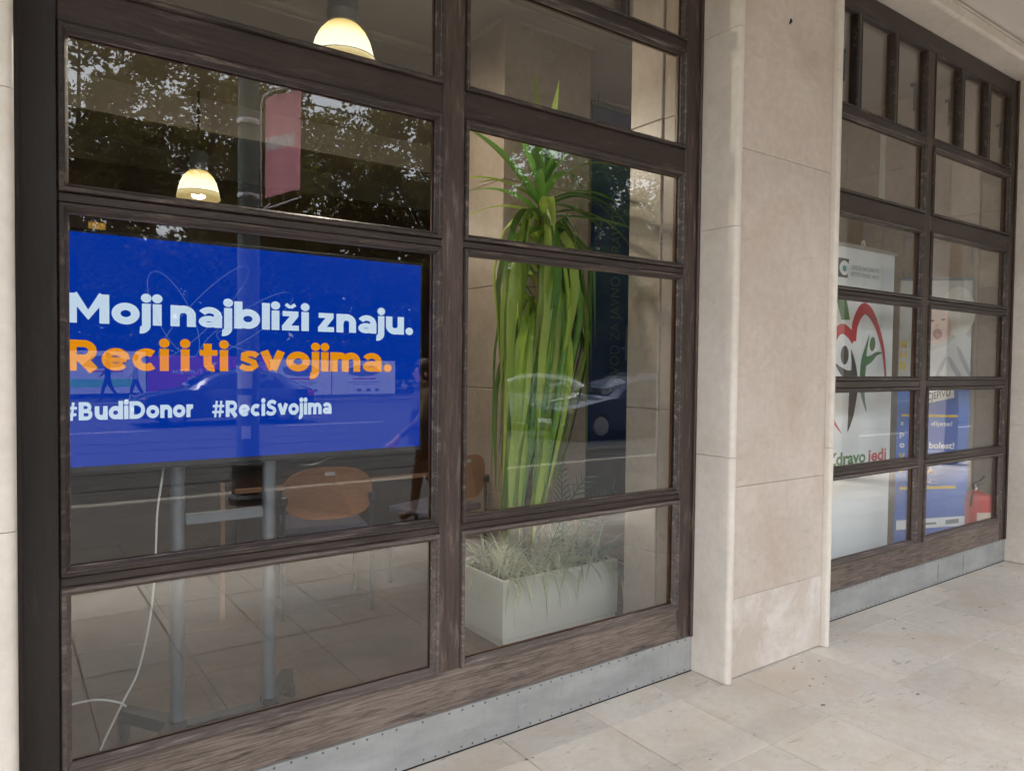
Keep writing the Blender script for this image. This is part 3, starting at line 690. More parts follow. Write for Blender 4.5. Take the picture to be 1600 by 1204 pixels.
# crown: stiff leaves (angle, rise, length, droop, z)
CR = [(200, .75, .80, .9, 2.48), (190, .45, .78, 1.5, 2.44), (178, .30, .70, 1.9, 2.42), (20, .30, .80, .9, 2.48), (-8, .15, .85, .55, 2.42), (5, .6, .72, 1.3, 2.5), (330, .6, .60, 3.2, 2.50), (300, .8, .55, 4.2, 2.45), (315, .35, .66, 2.8, 2.42),
      (240, .7, .62, 3.8, 2.42), (215, .3, .74, 2.6, 2.40), (228, .9, .6, 3.0, 2.5), (260, 1.0, .52, 4, 2.52), (150, .8, .6, 2, 2.5), (100, .9, .6, 1.5, 2.5), (60, .8, .6, 1.5, 2.5), (38, 2.2, .92, .12, 2.55), (75, 7, .74, .05, 2.6), (130, 4, .5, .2, 2.6), (350, 1.3, .6, 2.2, 2.55), (275, 1.8, .42, 2, 2.6), (225, 1.6, .5, 2.2, 2.6), (310, 1.8, .46, 2.2, 2.6), (180, 2.2, .5, 1.2, 2.6), (25, 2.6, .5, 1.0, 2.6), (250, 3.5, .42, .8, 2.62)]
for a, up, L_, dr, z in CR:
    d = (math.cos(R(a)), math.sin(R(a))); p0 = Y0 + Vector((.02 + d[0] * .02, d[1] * .02, z))
    leafobj(arch(p0, d, up, L_, dr), .058, M['yleaf_d'] if rs.random() < .6 else M['yleaf'], Vector((0, 0, 1)) if up < 3 else Vector((-.5, -1, 0)))
# fountain of drooping leaves below the crown
for i in range(170):
    a = rs.uniform(0, 360) if i > 105 else rs.uniform(180, 360)
    d = Vector((math.cos(R(a)), math.sin(R(a)), 0)); z = rs.uniform(1.75, 2.30)
    spread = rs.uniform(.10, .30); drop = rs.uniform(.55, 1.35)
    if i % 3 == 0: z = rs.uniform(1.2, 1.9); drop = rs.uniform(.7, min(1.3, z - .38)); spread = rs.uniform(.09, .22)
    p0 = Y0 + Vector((.02, 0, z)) + d * .02
    pts = []; n = 14; hook = rs.uniform(-.06, .06); swirl = Vector((-d.y, d.x, 0))
    fall = 2.3 - (z - drop)                                   # lower tips drift to the left
    lean = Vector((-.075 * max(0, fall), rs.uniform(-.02, .02), 0))
    for k in range(n):
        f = k / (n - 1)
        out = spread * math.sin(min(1, f * 2.4) * math.pi / 2) * (1 - .45 * max(0, f - .35))
        rise = (.16 if spread > .2 else .09) * math.sin(min(1, f * 2.8) * math.pi) - drop * max(0, f - .12) ** 1.12
        pts.append(p0 + d * out + lean * f ** 1.2 + swirl * hook * math.sin(f * 3.1) + Vector((0, 0, rise)))
    leafobj(pts, rs.uniform(.026, .062), M['yleaf'] if rs.random() < .72 else M['yleaf_d'], d + swirl * rs.uniform(-.5, .5) + Vector((0, 0, .2)), fold=rs.uniform(.15, .5))
# thin trailing leaves on the right side
for dx, z, L_ in ((.30, 2.1, .62), (.33, 2.15, .5), (.27, 1.9, 1.0), (-.32, 2.2, .8)):
    p0 = Y0 + Vector((.04, -.05, 2.35)); pts = [p0 + Vector((dx * min(1, f * 2.2), -.05 * f, .05 * math.sin(f * 3) - (2.35 - z + L_) * f ** 1.7)) for f in [k / 12 for k in range(13)]]
    leafobj(pts, .028, M['yleaf_d'], Vector((0, -1, .3)))
# spider plants: a tangle of thin striped leaves
sp = thing('spider_plant', 'tangle of pale striped grass-like leaves spilling over the planter', 'plant', (2.75, .95, .335))
tg = B()
for i in range(480):
    cx, cy_ = rs.uniform(2.30, 3.02), rs.uniform(.80, 1.22); a = rs.uniform(0, 2 * math.pi); L_ = rs.uniform(.14, .46)
    ribbon(tg, arch(Vector((cx, cy_, .335)), (math.cos(a), math.sin(a)), rs.uniform(.5, 2.6), L_, rs.uniform(3, 8), 6), rs.uniform(.007, .016), Vector((0, 0, 1)), .2)
o = ob('leaf_tangle', tg, M['spider'], sp, True); o['kind'] = 'stuff'
for i in range(34):
    cx = rs.uniform(2.28, 2.85) if i < 26 else rs.uniform(2.85, 3.05); a = rs.uniform(-165, -15); L_ = rs.uniform(.18, .40)
    p0 = Vector((cx, rs.uniform(.79, .86), .34))
    ob('leaf', ribbon(B(), arch(p0, (math.cos(R(a)), math.sin(R(a))), rs.uniform(.5, 1.4), L_, rs.uniform(7, 13), 10), rs.uniform(.010, .016), Vector((0, 0, 1)), .2), M['spider'], sp, True)
ob('leaf', ribbon(B(), arch(Vector((2.5, .86, .36)), (1, -.05), .25, .5, 1.0, 10), .035, Vector((0, -1, .6)), .2), M['spider'], sp, True)
ag = thing('agave', 'dark green broad-leaved plant at the right end of the planter', 'plant', (2.98, .9, .335))
for a, up, L_, dr, wd in ((5, 1.0, .36, 4.5, .055), (-35, .5, .52, 6.5, .07), (-80, .6, .30, 7, .045), (40, 1.6, .38, 3, .05), (150, 1.2, .32, 4, .045), (100, 2.4, .4, 1, .04)):
    ob('leaf', ribbon(B(), arch(Vector((2.985, .84, .335)), (math.cos(R(a)), math.sin(R(a))), up, L_, dr, 10), wd, Vector((0, 0, 1)), .25), M['darkleaf'], ag, True)
def frond(base, d, up, L_, label, n=14):
    t = thing('palm_frond', label, 'plant', base, 'feathery palm fronds in the planter')
    path = arch(Vector(base), d, up, L_, 1.4, n)
    ob('stem', B().tube(path, .004, 5), M['darkleaf'], t, True)
    for i in range(3, n + 1):
        tdir = (path[min(i + 1, n)] - path[i - 1]).normalized(); sd_ = tdir.cross(Vector((.3, -1, .2))).normalized()
        for s in (-1, 1):
            q = [path[i] + (sd_ * s + tdir * .9).normalized() * (.16 * k / 4) * (1 - .4 * abs(i / n - .4)) + Vector((0, 0, -.01 * k * k / 8)) for k in range(5)]
            ob('leaflet', ribbon(B(), q, .010, Vector((.2, -1, .3)), .2), M['darkleaf'], t, True)
frond((2.86, 1.0, .335), (.9, .1), 1.5, .62, 'feathery dark palm frond rising to the right of the yucca')
frond((2.66, .93, .335), (.35, -.1), 3.2, .60, 'feathery dark palm frond upright close to the yucca stem')
frond((2.95, 1.1, .335), (.2, .3), 4.0, .58, 'feathery dark palm frond in front of the blue banner')
# ------------------------------------------------------------------ pendant lamps
def lamp_mat():
    g = NG('lit_prismatic_glass'); e = g.n('Emission')
    z = g.n('TexCoord').outputs['Object']; sx = g.n('SeparateXYZ'); g.l(z, sx.inputs[0])
    # the bulb sits in the middle of the dome: its glow fades towards rim and neck
    k = g.ramp(g.math('MULTIPLY', sx.outputs['Z'], 3.2), [(.0, srgb(150, 130, 84)), (.17, srgb(196, 176, 124)), (.20, srgb(255, 246, 214)), (.48, srgb(255, 244, 200)), (.66, srgb(236, 206, 130)), (.82, srgb(176, 146, 84))])
    g.l(k, e.inputs[0]); e.inputs[1].default_value = 1.5 / 2 ** EXPOSURE
    gl = g.n('BsdfGlossy'); gl.inputs['Roughness'].default_value = .15; gl.inputs[0].default_value = (.2, .2, .2, 1)
    ad = g.n('AddShader'); g.l(e.outputs[0], ad.inputs[0]); g.l(gl.outputs[0], ad.inputs[1]); return g.done(ad)
M['lampglass'] = lamp_mat(); M['bulb'] = emit('lit_bulb', (1, .92, .72, 1), 6)
def pendant(x, y, z, label, e):
    t = thing('pendant_lamp', label, 'lamp', (x, y, z), 'bell-shaped pendant lamps hanging inside')
    prof = [(.185, 0), (.188, .012), (.180, .05), (.172, .09), (.155, .15), (.130, .20), (.10, .235), (.075, .252)]
    ob('shade', B().lathe(prof, (0, 0, 0), 32), M['lampglass'], t, True, True).data
    s = bpy.data.objects[t.children[0].name] if t.children else None
    ob('rim_ring', B().tube([(.187 * math.cos(a), .187 * math.sin(a), .055) for a in [i * 2 * math.pi / 32 for i in range(33)]], .0025, 5, False), M['chrome'], t, True, True)
    ob('bulb', B().lathe([(.012, .22), (.02, .19), (.045, .13), (.045, .10), (.02, .075), (.001, .07)], (0, 0, 0), 16), M['bulb'], t, True, True)
    ob('ballast', B().lathe([(.001, .25), (.085, .252), (.088, .262), (.088, .30), (.092, .305), (.092, .32), (.088, .325), (.088, .40), (.07, .425), (.03, .44), (.001, .441)], (0, 0, 0), 24), M['metal_grey'], t, True, True)
    ob('rod', B().tube([(0, 0, .44), (0, 0, 4.018 - z)], .012, 8), M['metal_dark'], t, True, True)
    ld = bpy.data.lights.new('lamp_light', 'POINT'); ld.energy = e; ld.color = (1, .88, .70); ld.shadow_soft_size = .06
    lo_ = bpy.data.objects.new('lamp_light', ld); col.objects.link(lo_); lo_.parent = t; lo_.location = (0, 0, -.03)
pendant(1.64, 1.55, 3.225, 'lit bell-shaped pendant lamp hanging large at the top centre', 14)
pendant(1.545, 4.70, 3.03, 'lit bell-shaped pendant lamp hanging small and deep in the room', 6)
# ------------------------------------------------------------------ roll-up banners in the far window
def col_mat(name, rgb, rough=.45): 
    if name not in M: M[name] = plain(name, srgb(*rgb), rough, .35, 0, .03, 3)
    return M[name]
WH = col_mat('banner_white', (244, 248, 250)); RED = col_mat('print_red', (196, 44, 60)); GRN = col_mat('print_green', (70, 124, 76)); DRK = col_mat('print_dark', (48, 58, 60))
TEAL = col_mat('print_teal', (30, 140, 146)); BLU = col_mat('print_blue', (44, 108, 204)); YEL = col_mat('print_yellow', (226, 196, 70)); GRY = col_mat('print_grey', (120, 130, 138))
rb = thing('rollup_banner', 'white roll-up banner with red apple outline and running figures', 'banner', (4.98, .33, 0), 'roll-up banners behind the far window')
fb = ob('fabric', bx(4.555, 5.418, .300, .302, .07, 2.38), WH, rb)
ob('top_rail', bx(4.54, 5.455, .292, .312, 2.38, 2.408, bev=.004), col_mat('rail_grey', (176, 172, 164)), rb)
ob('hook', B().tube([(4.985 + .02 * math.cos(a), .302, 2.41 + .035 * max(0, math.sin(a))) for a in [i * math.pi / 8 for i in range(9)]], .007, 6), M['white'], rb)
ob('base', bx(4.53, 5.44, .25, .38, .001, .07, bev=.01), M['metal_grey'], rb)
ob('support_pole', B().tube([(4.985, .34, .06), (4.985, .315, 2.40)], .008, 6), M['metal_grey'], rb)
PY = .2985
def flat(name, pts, mat, parent, y=PY): return ob(name, B().ngon([(p[0], y, p[1]) for p in pts]), mat, parent)
def band(name, pts, widths, mat, parent, y=PY):
    P = [Vector((p[0], p[1])) for p in pts]; Q = []
    for i in range(len(P) - 1):
        p0, p1, p2, p3 = P[max(i - 1, 0)], P[i], P[i + 1], P[min(i + 2, len(P) - 1)]
        for k in range(6):
            t = k / 6; Q.append((.5 * ((2 * p1) + (p2 - p0) * t + (2 * p0 - 5 * p1 + 4 * p2 - p3) * t * t + (3 * p1 - p0 - 3 * p2 + p3) * t ** 3), widths[i] + (widths[i + 1] - widths[i]) * t))
    Q.append((P[-1], widths[-1])); b = B(); prev = None
    for i, (p, wv) in enumerate(Q):
        t = (Q[min(i + 1, len(Q) - 1)][0] - Q[max(i - 1, 0)][0]).normalized(); nn = Vector((-t.y, t.x))
        a = b.bm.verts.new((p.x + nn.x * wv / 2, y, p.y + nn.y * wv / 2)); c = b.bm.verts.new((p.x - nn.x * wv / 2, y, p.y - nn.y * wv / 2))
        if prev: b.bm.faces.new((prev[0], a, c, prev[1]))
        prev = (a, c)
    return ob(name, b, mat, parent)
def disc(name, cx, cz, rx, rz_, mat, parent, y=PY, rot=0):
    return flat(name, [(cx + rx * math.cos(a) * math.cos(rot) - rz_ * math.sin(a) * math.sin(rot), cz + rx * math.cos(a) * math.sin(rot) + rz_ * math.sin(a) * math.cos(rot)) for a in [i * 2 * math.pi / 20 for i in range(20)]], mat, parent, y)
# apple outline: right lobe and left lobe
band('apple_outline', [(4.885, 1.74), (4.90, 1.86), (4.99, 1.965), (5.09, 1.95), (5.20, 1.84), (5.285, 1.68), (5.325, 1.50), (5.322, 1.44)], [.06, .075, .085, .075, .055, .04, .022, .003], RED, fb)
band('apple_outline', [(4.885, 1.74), (4.83, 1.79), (4.74, 1.82), (4.66, 1.78), (4.60, 1.66), (4.59, 1.45), (4.64, 1.22), (4.76, 1.10)], [.06, .07, .07, .07, .06, .05, .03, .003], RED, fb, PY + .0003)
flat('apple_leaf', [(4.72, 1.88), (4.83, 1.885), (4.805, 1.96), (4.77, 2.04), (4.70, 2.10), (4.66, 2.02)], GRN, fb)
disc('figure_head', 4.775, 1.64, .05, .065, DRK, fb); disc('figure_head', 5.135, 1.725, .038, .052, GRN, fb, rot=-.15)
band('figure_body', [(5.09, 1.79), (5.045, 1.68), (5.02, 1.58), (5.01, 1.44), (5.03, 1.34), (5.075, 1.24)], [.004, .04, .075, .075, .04, .004], GRN, fb)
band('figure_arm', [(5.045, 1.60), (5.12, 1.62), (5.19, 1.655), (5.27, 1.665)], [.07, .05, .03, .004], GRN, fb, PY - .0003)
band('figure_body', [(4.855, 1.68), (4.895, 1.56), (4.905, 1.44), (4.89, 1.34), (4.87, 1.22), (4.835, 1.11)], [.004, .06, .11, .10, .07, .004], DRK, fb)
band('figure_arm', [(4.90, 1.50), (4.82, 1.50), (4.74, 1.53), (4.66, 1.58)], [.09, .07, .05, .004], DRK, fb, PY - .0003)
lettering('lettering', 'Zdravo', GRN, fb, (4.585, PY, .883), RT, UP, .495, .085, .03)
lettering('lettering', 'jedi', RED, fb, (5.105, PY, .883), RT, UP, .262, .085, .03)
lettering('lettering', 'vrati!', DRK, fb, (4.95, PY, .797), RT, UP, .42, .088, .02)
flat('emblem', [(4.66, 2.17), (4.785, 2.17), (4.80, 2.30), (4.66, 2.30)], DRK, fb); disc('emblem_eye', 4.745, 2.235, .062, .05, WH, fb, PY - .0003); disc('emblem_pupil', 4.745, 2.232, .025, .022, TEAL, fb, PY - .0006)
lettering('lettering', 'ZAVOD ZA JAVNO ZDRAVSTVO', GRY, fb, (4.83, PY, 2.235), RT, UP, .37, .028, .0)
lettering('lettering', 'INSTITUTE FOR PUBLIC HEALTH', GRY, fb, (4.83, PY, 2.19), RT, UP, .37, .026, .0)
# blue banner with a smiling baby, standing at an angle
xb = thing('rollup_banner', 'narrow blue and white banner with a laughing baby, standing at an angle', 'banner', (6.25, .38, 0), 'roll-up banners behind the far window')
xb.rotation_euler = (0, 0, math.atan2(-.36, .38))
HW = .275
def lx(name, b, mat, p): return ob(name, b, mat, p, False, True)
fx = lx('fabric', B().box(-HW, HW, -.001, .001, .10, 2.27), col_mat('poster_grey', (196, 196, 192)), xb)
lx('top_rail', bx(-HW - .01, HW + .01, -.01, .01, 2.27, 2.295, bev=.003), M['metal_grey'], xb)
lx('base', bx(-HW - .01, HW + .01, -.05, .05, .001, .10, bev=.01), M['metal_grey'], xb)
def L2(name, pts, mat, p, y): return ob(name, B().ngon([(q[0], y, q[1]) for q in pts]), mat, p, False, True)
def lens(name, cx, cz, rx, rz_, mat, y, rot=0):
    if name not in ('pillow', 'fold'): cx = .035 + cx * .82; cz = 1.90 + (cz - 1.93) * .82; rx *= .82; rz_ *= .82
    return L2(name, [(cx + rx * math.cos(a) * math.cos(rot) - rz_ * math.sin(a) * math.sin(rot), cz + rx * math.cos(a) * math.sin(rot) + rz_ * math.sin(a) * math.cos(rot)) for a in [i * 2 * math.pi / 28 for i in range(28)]], mat, fx, y)
L2('blue_field', [(-HW, .10), (HW, .10), (HW, 1.46), (-HW, 1.46)], BLU, fx, -.0015)
SKIN = col_mat('baby_skin', (206, 182, 170)); SKIN2 = col_mat('baby_hat', (212, 196, 182)); CLO = col_mat('baby_clothes', (214, 218, 220)); MOU = col_mat('baby_mouth', (134, 56, 58)); EYE = col_mat('baby_eye', (60, 44, 40))
lens('pillow', .17, 2.02, .13, .20, col_mat('pillow_grey', (224, 222, 216)), -.0016)
L2('sleeve', [(-.20, 1.46), (HW, 1.46), (HW, 1.80), (.20, 1.86), (.08, 1.74), (-.02, 1.70), (-.14, 1.72)], CLO, fx, -.0018)
for q in ((.16, 1.55, .02, .12, .5), (.22, 1.62, .018, .13, .4), (.05, 1.56, .015, .1, -.4), (-.06, 1.58, .014, .09, .2)): lens('fold', q[0], q[1], q[2], q[3], col_mat('fold_grey', (172, 178, 184)), -.0020, q[4])
lens('hat', -.045, 2.08, .125, .16, SKIN2, -.0020); lens('face', -.03, 1.93, .135, .175, SKIN, -.0023, .1)
lens('cheek', .05, 1.86, .04, .05, col_mat('cheek', (208, 172, 162)), -.0026); lens('eye', -.075, 1.985, .022, .010, EYE, -.0029, -.1); lens('eye', .03, 1.995, .022, .010, EYE, -.0029, .15)
lens('nose', -.03, 1.93, .02, .022, col_mat('nose', (196, 154, 140)), -.0029); lens('mouth', -.02, 1.855, .042, .05, MOU, -.0029, .1); lens('tongue', -.018, 1.838, .026, .02, col_mat('tongue', (170, 100, 102)), -.0032)
def lt(s, x, z, wd, cap, mat, bold=.015, y=-.0032): lettering('lettering', s, mat, fx, (x, y, z), RT, UP, wd, cap, bold, True)
for i, s in enumerate(('M  O', 'H  R', 'B  U')): lt(s, -.262, 1.72 - .085 * i, .155, .062, YEL, .03)
RDB = col_mat('tag_red', (206, 60, 74))
L2('tag', [(-.08, 1.375), (.05, 1.42), (.05, 1.50), (-.08, 1.455)], RDB, fx, -.0026); L2('tag', [(-.05, 1.27), (.16, 1.32), (.15, 1.42), (-.06, 1.37)], WH, fx, -.0030)
lettering('lettering', 'NOVO', WH, fx, (-.072, -.0036, 1.395), (1, 0, .345), UP, .115, .048, .01, True)
lettering('lettering', 'CJEPIVO', DRK, fx, (-.045, -.0036, 1.295), (1, 0, .24), UP, .18, .058, .01, True)
L2('rule', [(-.24, 1.16), (.19, 1.16), (.19, 1.18), (-.24, 1.18)], YEL, fx, -.003); L2('rule', [(-.24, .555), (.19, .58), (.19, .605), (-.24, .58)], YEL, fx, -.003)
lt('z   svoje dijete!', -.25, 1.09, .40, .036, WH); lt('p   a', -.25, .995, .14, .045, WH); lt('o   kne bolest!', -.25, .905, .42, .05, WH, .03)
lt('V   CIJA PROTIV', -.25, .80, .45, .058, YEL, .03); lt('E   ROKA', -.25, .70, .27, .055, YEL, .03)
lt('stupa...', -.15, .62, .2, .022, WH)
L2('logo_strip', [(-.26, .22), (HW, .28), (HW, .36), (-.26, .30)], WH, fx, -.003)
L2('flag', [(-.15, .25), (-.08, .262), (-.08, .31), (-.15, .298)], col_mat('flag_blue', (40, 62, 120)), fx, -.0034)
L2('logo_mark', [(-.05, .27), (.05, .283), (.05, .30), (-.05, .287)], GRY, fx, -.0034); L2('logo_mark', [(.12, .285), (.22, .30), (.22, .335), (.12, .32)], GRY, fx, -.0034)
# fire extinguisher
fe = thing('fire_extinguisher', 'red fire extinguisher with silver valve beside the blue banner', 'extinguisher', (6.545, .165, .0))
FR = plain('extinguisher_red', srgb(206, 44, 52), .3, .5, 0, .04)
ob('body', B().lathe([(.001, .16), (.085, .16), (.108, .175), (.112, .49), (.106, .525), (.088, .545), (.05, .555), (.026, .558), (.022, .572), (.001, .573)], (0, 0, 0), 28), FR, fe, True, True)
ob('neck', B().lathe([(.024, .57), (.024, .595), (.001, .596)], (0, 0, 0), 14), M['chrome'], fe, True, True)
ob('valve', bx(-.035, .045, -.018, .018, .59, .622, bev=.006), M['chrome'], fe, local=True)
ob('lever', B().tube([(-.02, 0, .627), (.05, -.01, .642), (.105, -.02, .672)], .009, 8), M['metal_dark'], fe, True, True)
ob('handle', B().tube([(-.02, 0, .612), (.05, -.01, .614), (.10, -.02, .617)], .009, 8), M['metal_dark'], fe, True, True)
ob('hose', B().tube([(-.035, 0, .607), (-.09, -.03, .60), (-.125, -.03, .55), (-.13, -.02, .45)], .008, 8), M['rubber'], fe, True, True)
ob('label_sheet', B().prism([(0.1135 * math.cos(a), 0.1135 * math.sin(a)) for a in [R(-150 + 10 * i) for i in range(8)]] + [(0.1150 * math.cos(a), 0.1150 * math.sin(a)) for a in [R(-80 - 10 * i) for i in range(8)]], .30, .40), col_mat('label_cream', (226, 210, 196)), fe, local=True)
ob('stand_ring', B().lathe([(.06, .0), (.09, .0), (.09, .16), (.06, .16)], (0, 0, 0), 20), M['metal_dark'], fe, True, True)
# ------------------------------------------------------------------ the street behind the photographer (mirrored in the panes)
M['postgreen'] = plain('post_paint', srgb(104, 116, 112), .5, .4, .2, .15, 5)
g = NG('pink_banner_fabric'); pc = g.ramp(g.noise(3, 3), [(.3, srgb(248, 168, 182)), (.7, srgb(252, 182, 194))]); pb = g.bsdf(pc, .7, .2); pt = g.n('BsdfTranslucent'); g.l(pc, pt.inputs[0])
pm = g.n('MixShader'); pm.inputs[0].default_value = .55; g.l(pb.outputs[0], pm.inputs[1]); g.l(pt.outputs[0], pm.inputs[2]); M['pink'] = g.done(pm)
lp = thing('lamp_post', 'grey-green street lamp post mirrored in the left window', 'lamp post', (2.29, -5.72, 0))
ob('shaft', B().lathe([(.125, 0), (.12, .5), (.112, 3), (.10, 6), (.085, 9.5)], (2.29, -5.72, 0), 20), M['postgreen'], lp, True)
ob('base_collar', B().lathe([(.20, 0), (.20, .06), (.165, .1), (.165, .42), (.13, .46)], (2.29, -5.72, 0), 20), M['metal_dark'], lp, True)
ob('arm', B().tube([(2.29, -5.72, 9.4), (2.29, -6.2, 9.9), (2.29, -7.6, 10.1)], .05, 8), M['postgreen'], lp, True)
ob('lamp_head', bx(2.15, 2.43, -8.3, -7.5, 10.03, 10.18, bev=.03), M['metal_grey'], lp)
for z in (3.32, 4.12, 4.62): ob('clamp', B().lathe([(.118, z), (.122, z + .01), (.122, z + .05), (.118, z + .06)], (2.29, -5.72, 0), 20), M['chrome'], lp, True)
pp = random.Random(5)
for z, wd, h in ((1.25, .17, .24), (.98, .15, .2), (.70, .10, .14), (1.42, .2, .08)):
    a0 = R(80 + pp.uniform(-20, 20)); n = 6; da = wd / .122 / n
    b = B(); P1 = [(2.29 + .1225 * math.cos(a0 + i * da), -5.72 + .1225 * math.sin(a0 + i * da)) for i in range(n + 1)]; P2 = [(2.29 + .1235 * math.cos(a0 + i * da), -5.72 + .1235 * math.sin(a0 + i * da)) for i in range(n, -1, -1)]
    ob('sticker', b.prism(P1 + P2, z, z + h), M['paper'], lp)
fl = thing('street_banner', 'pink vertical street banner with white letters hanging on the lamp post', 'banner', (2.6, -5.7, 3.3))
x0b, x1b = 2.46, 2.86
def bz(x, z): return z + (x - x0b) * .42
g = NG('white_banner_print'); pt = g.n('BsdfTranslucent'); pt.inputs[0].default_value = (.95, .95, .95, 1); pd = g.n('BsdfDiffuse'); pd.inputs[0].default_value = (.95, .95, .95, 1); pm = g.n('MixShader'); pm.inputs[0].default_value = .55; g.l(pd.outputs[0], pm.inputs[1]); g.l(pt.outputs[0], pm.inputs[2]); WPR = g.done(pm)
# the letters are dyed into the cloth: strokes in reading direction (which runs along -x as seen from the building)
STK = []
for k, seg in enumerate((((0, 1, .18, 0), (.18, 0, .36, .8), (.36, .8, .54, 0), (.54, 0, .72, 1)), ((.86, 1, 1.04, 0), (1.04, 0, 1.22, .8), (1.22, .8, 1.40, 0), (1.40, 0, 1.58, 1)), ((1.80, 0, 1.80, 1),), ((2.06, 0, 2.06, 1), (2.06, 1, 2.5, 0), (2.5, 0, 2.5, 1)))): STK += seg
def inked(x, z):
    u = (2.80 - x) / .32 * 2.56 - .02; v = (z - 3.86) / .15 - (.0 + .0 * u); u -= .12 * v
    for a_, b_, c_, d_ in STK:
        p = Vector((u, v * .9)); q0 = Vector((a_, b_ * .9)); q1 = Vector((c_, d_ * .9)); t = max(0, min(1, (p - q0).dot(q1 - q0) / (q1 - q0).length_squared))
        if (p - q0.lerp(q1, t)).length < .105 and -.05 < v < 1.05: return True
    return False
b = B(); nx_, nz_ = 90, 220; gridv = [[None] * (nz_ + 1) for _ in range(nx_ + 1)]
for i in range(nx_ + 1):
    for j in range(nz_ + 1):
        x = x0b + (x1b - x0b) * i / nx_; z = 3.36 + 1.10 * j / nz_
        gridv[i][j] = b.bm.verts.new((x, -5.70 + .012 * math.sin(i / 15 * 1.9 + j / 22 * .3), bz(x, z)))
for i in range(nx_):
    for j in range(nz_):
        f_ = b.bm.faces.new((gridv[i][j], gridv[i + 1][j], gridv[i + 1][j + 1], gridv[i][j + 1]))
        if 100 <= j <= 140 and inked(x0b + (x1b - x0b) * (i + .5) / nx_, 3.36 + 1.10 * (j + .5) / nz_): f_.material_index = 1
fbn = ob('fabric', b, M['pink'], fl, True); fbn.data.materials.append(WPR)
ob('frame_tube', B().tube([(2.52, -5.71, bz(2.52, 3.28)), (2.43, -5.71, 3.22), (2.415, -5.71, 3.30), (2.415, -5.71, 4.35), (2.44, -5.71, 4.46), (2.53, -5.71, 4.54), (2.87, -5.71, bz(2.87, 4.50))], .014, 8), M['chrome'], fl, True)
ob('lower_tube', B().tube([(2.43, -5.71, 3.22), (2.87, -5.71, bz(2.87, 3.26))], .011, 8), M['chrome'], fl, True)
for z in (3.35, 4.14): ob('arm', B().tube([(2.41, -5.71, z), (2.30, -5.71, z)], .010, 6), M['chrome'], fl)
for x in (2.5, 2.66, 2.83): ob('tie', B().tube([(x, -5.705, bz(x, 3.36)), (x + .015, -5.71, bz(x, 3.265))], .003, 5), M['paper'], fl)


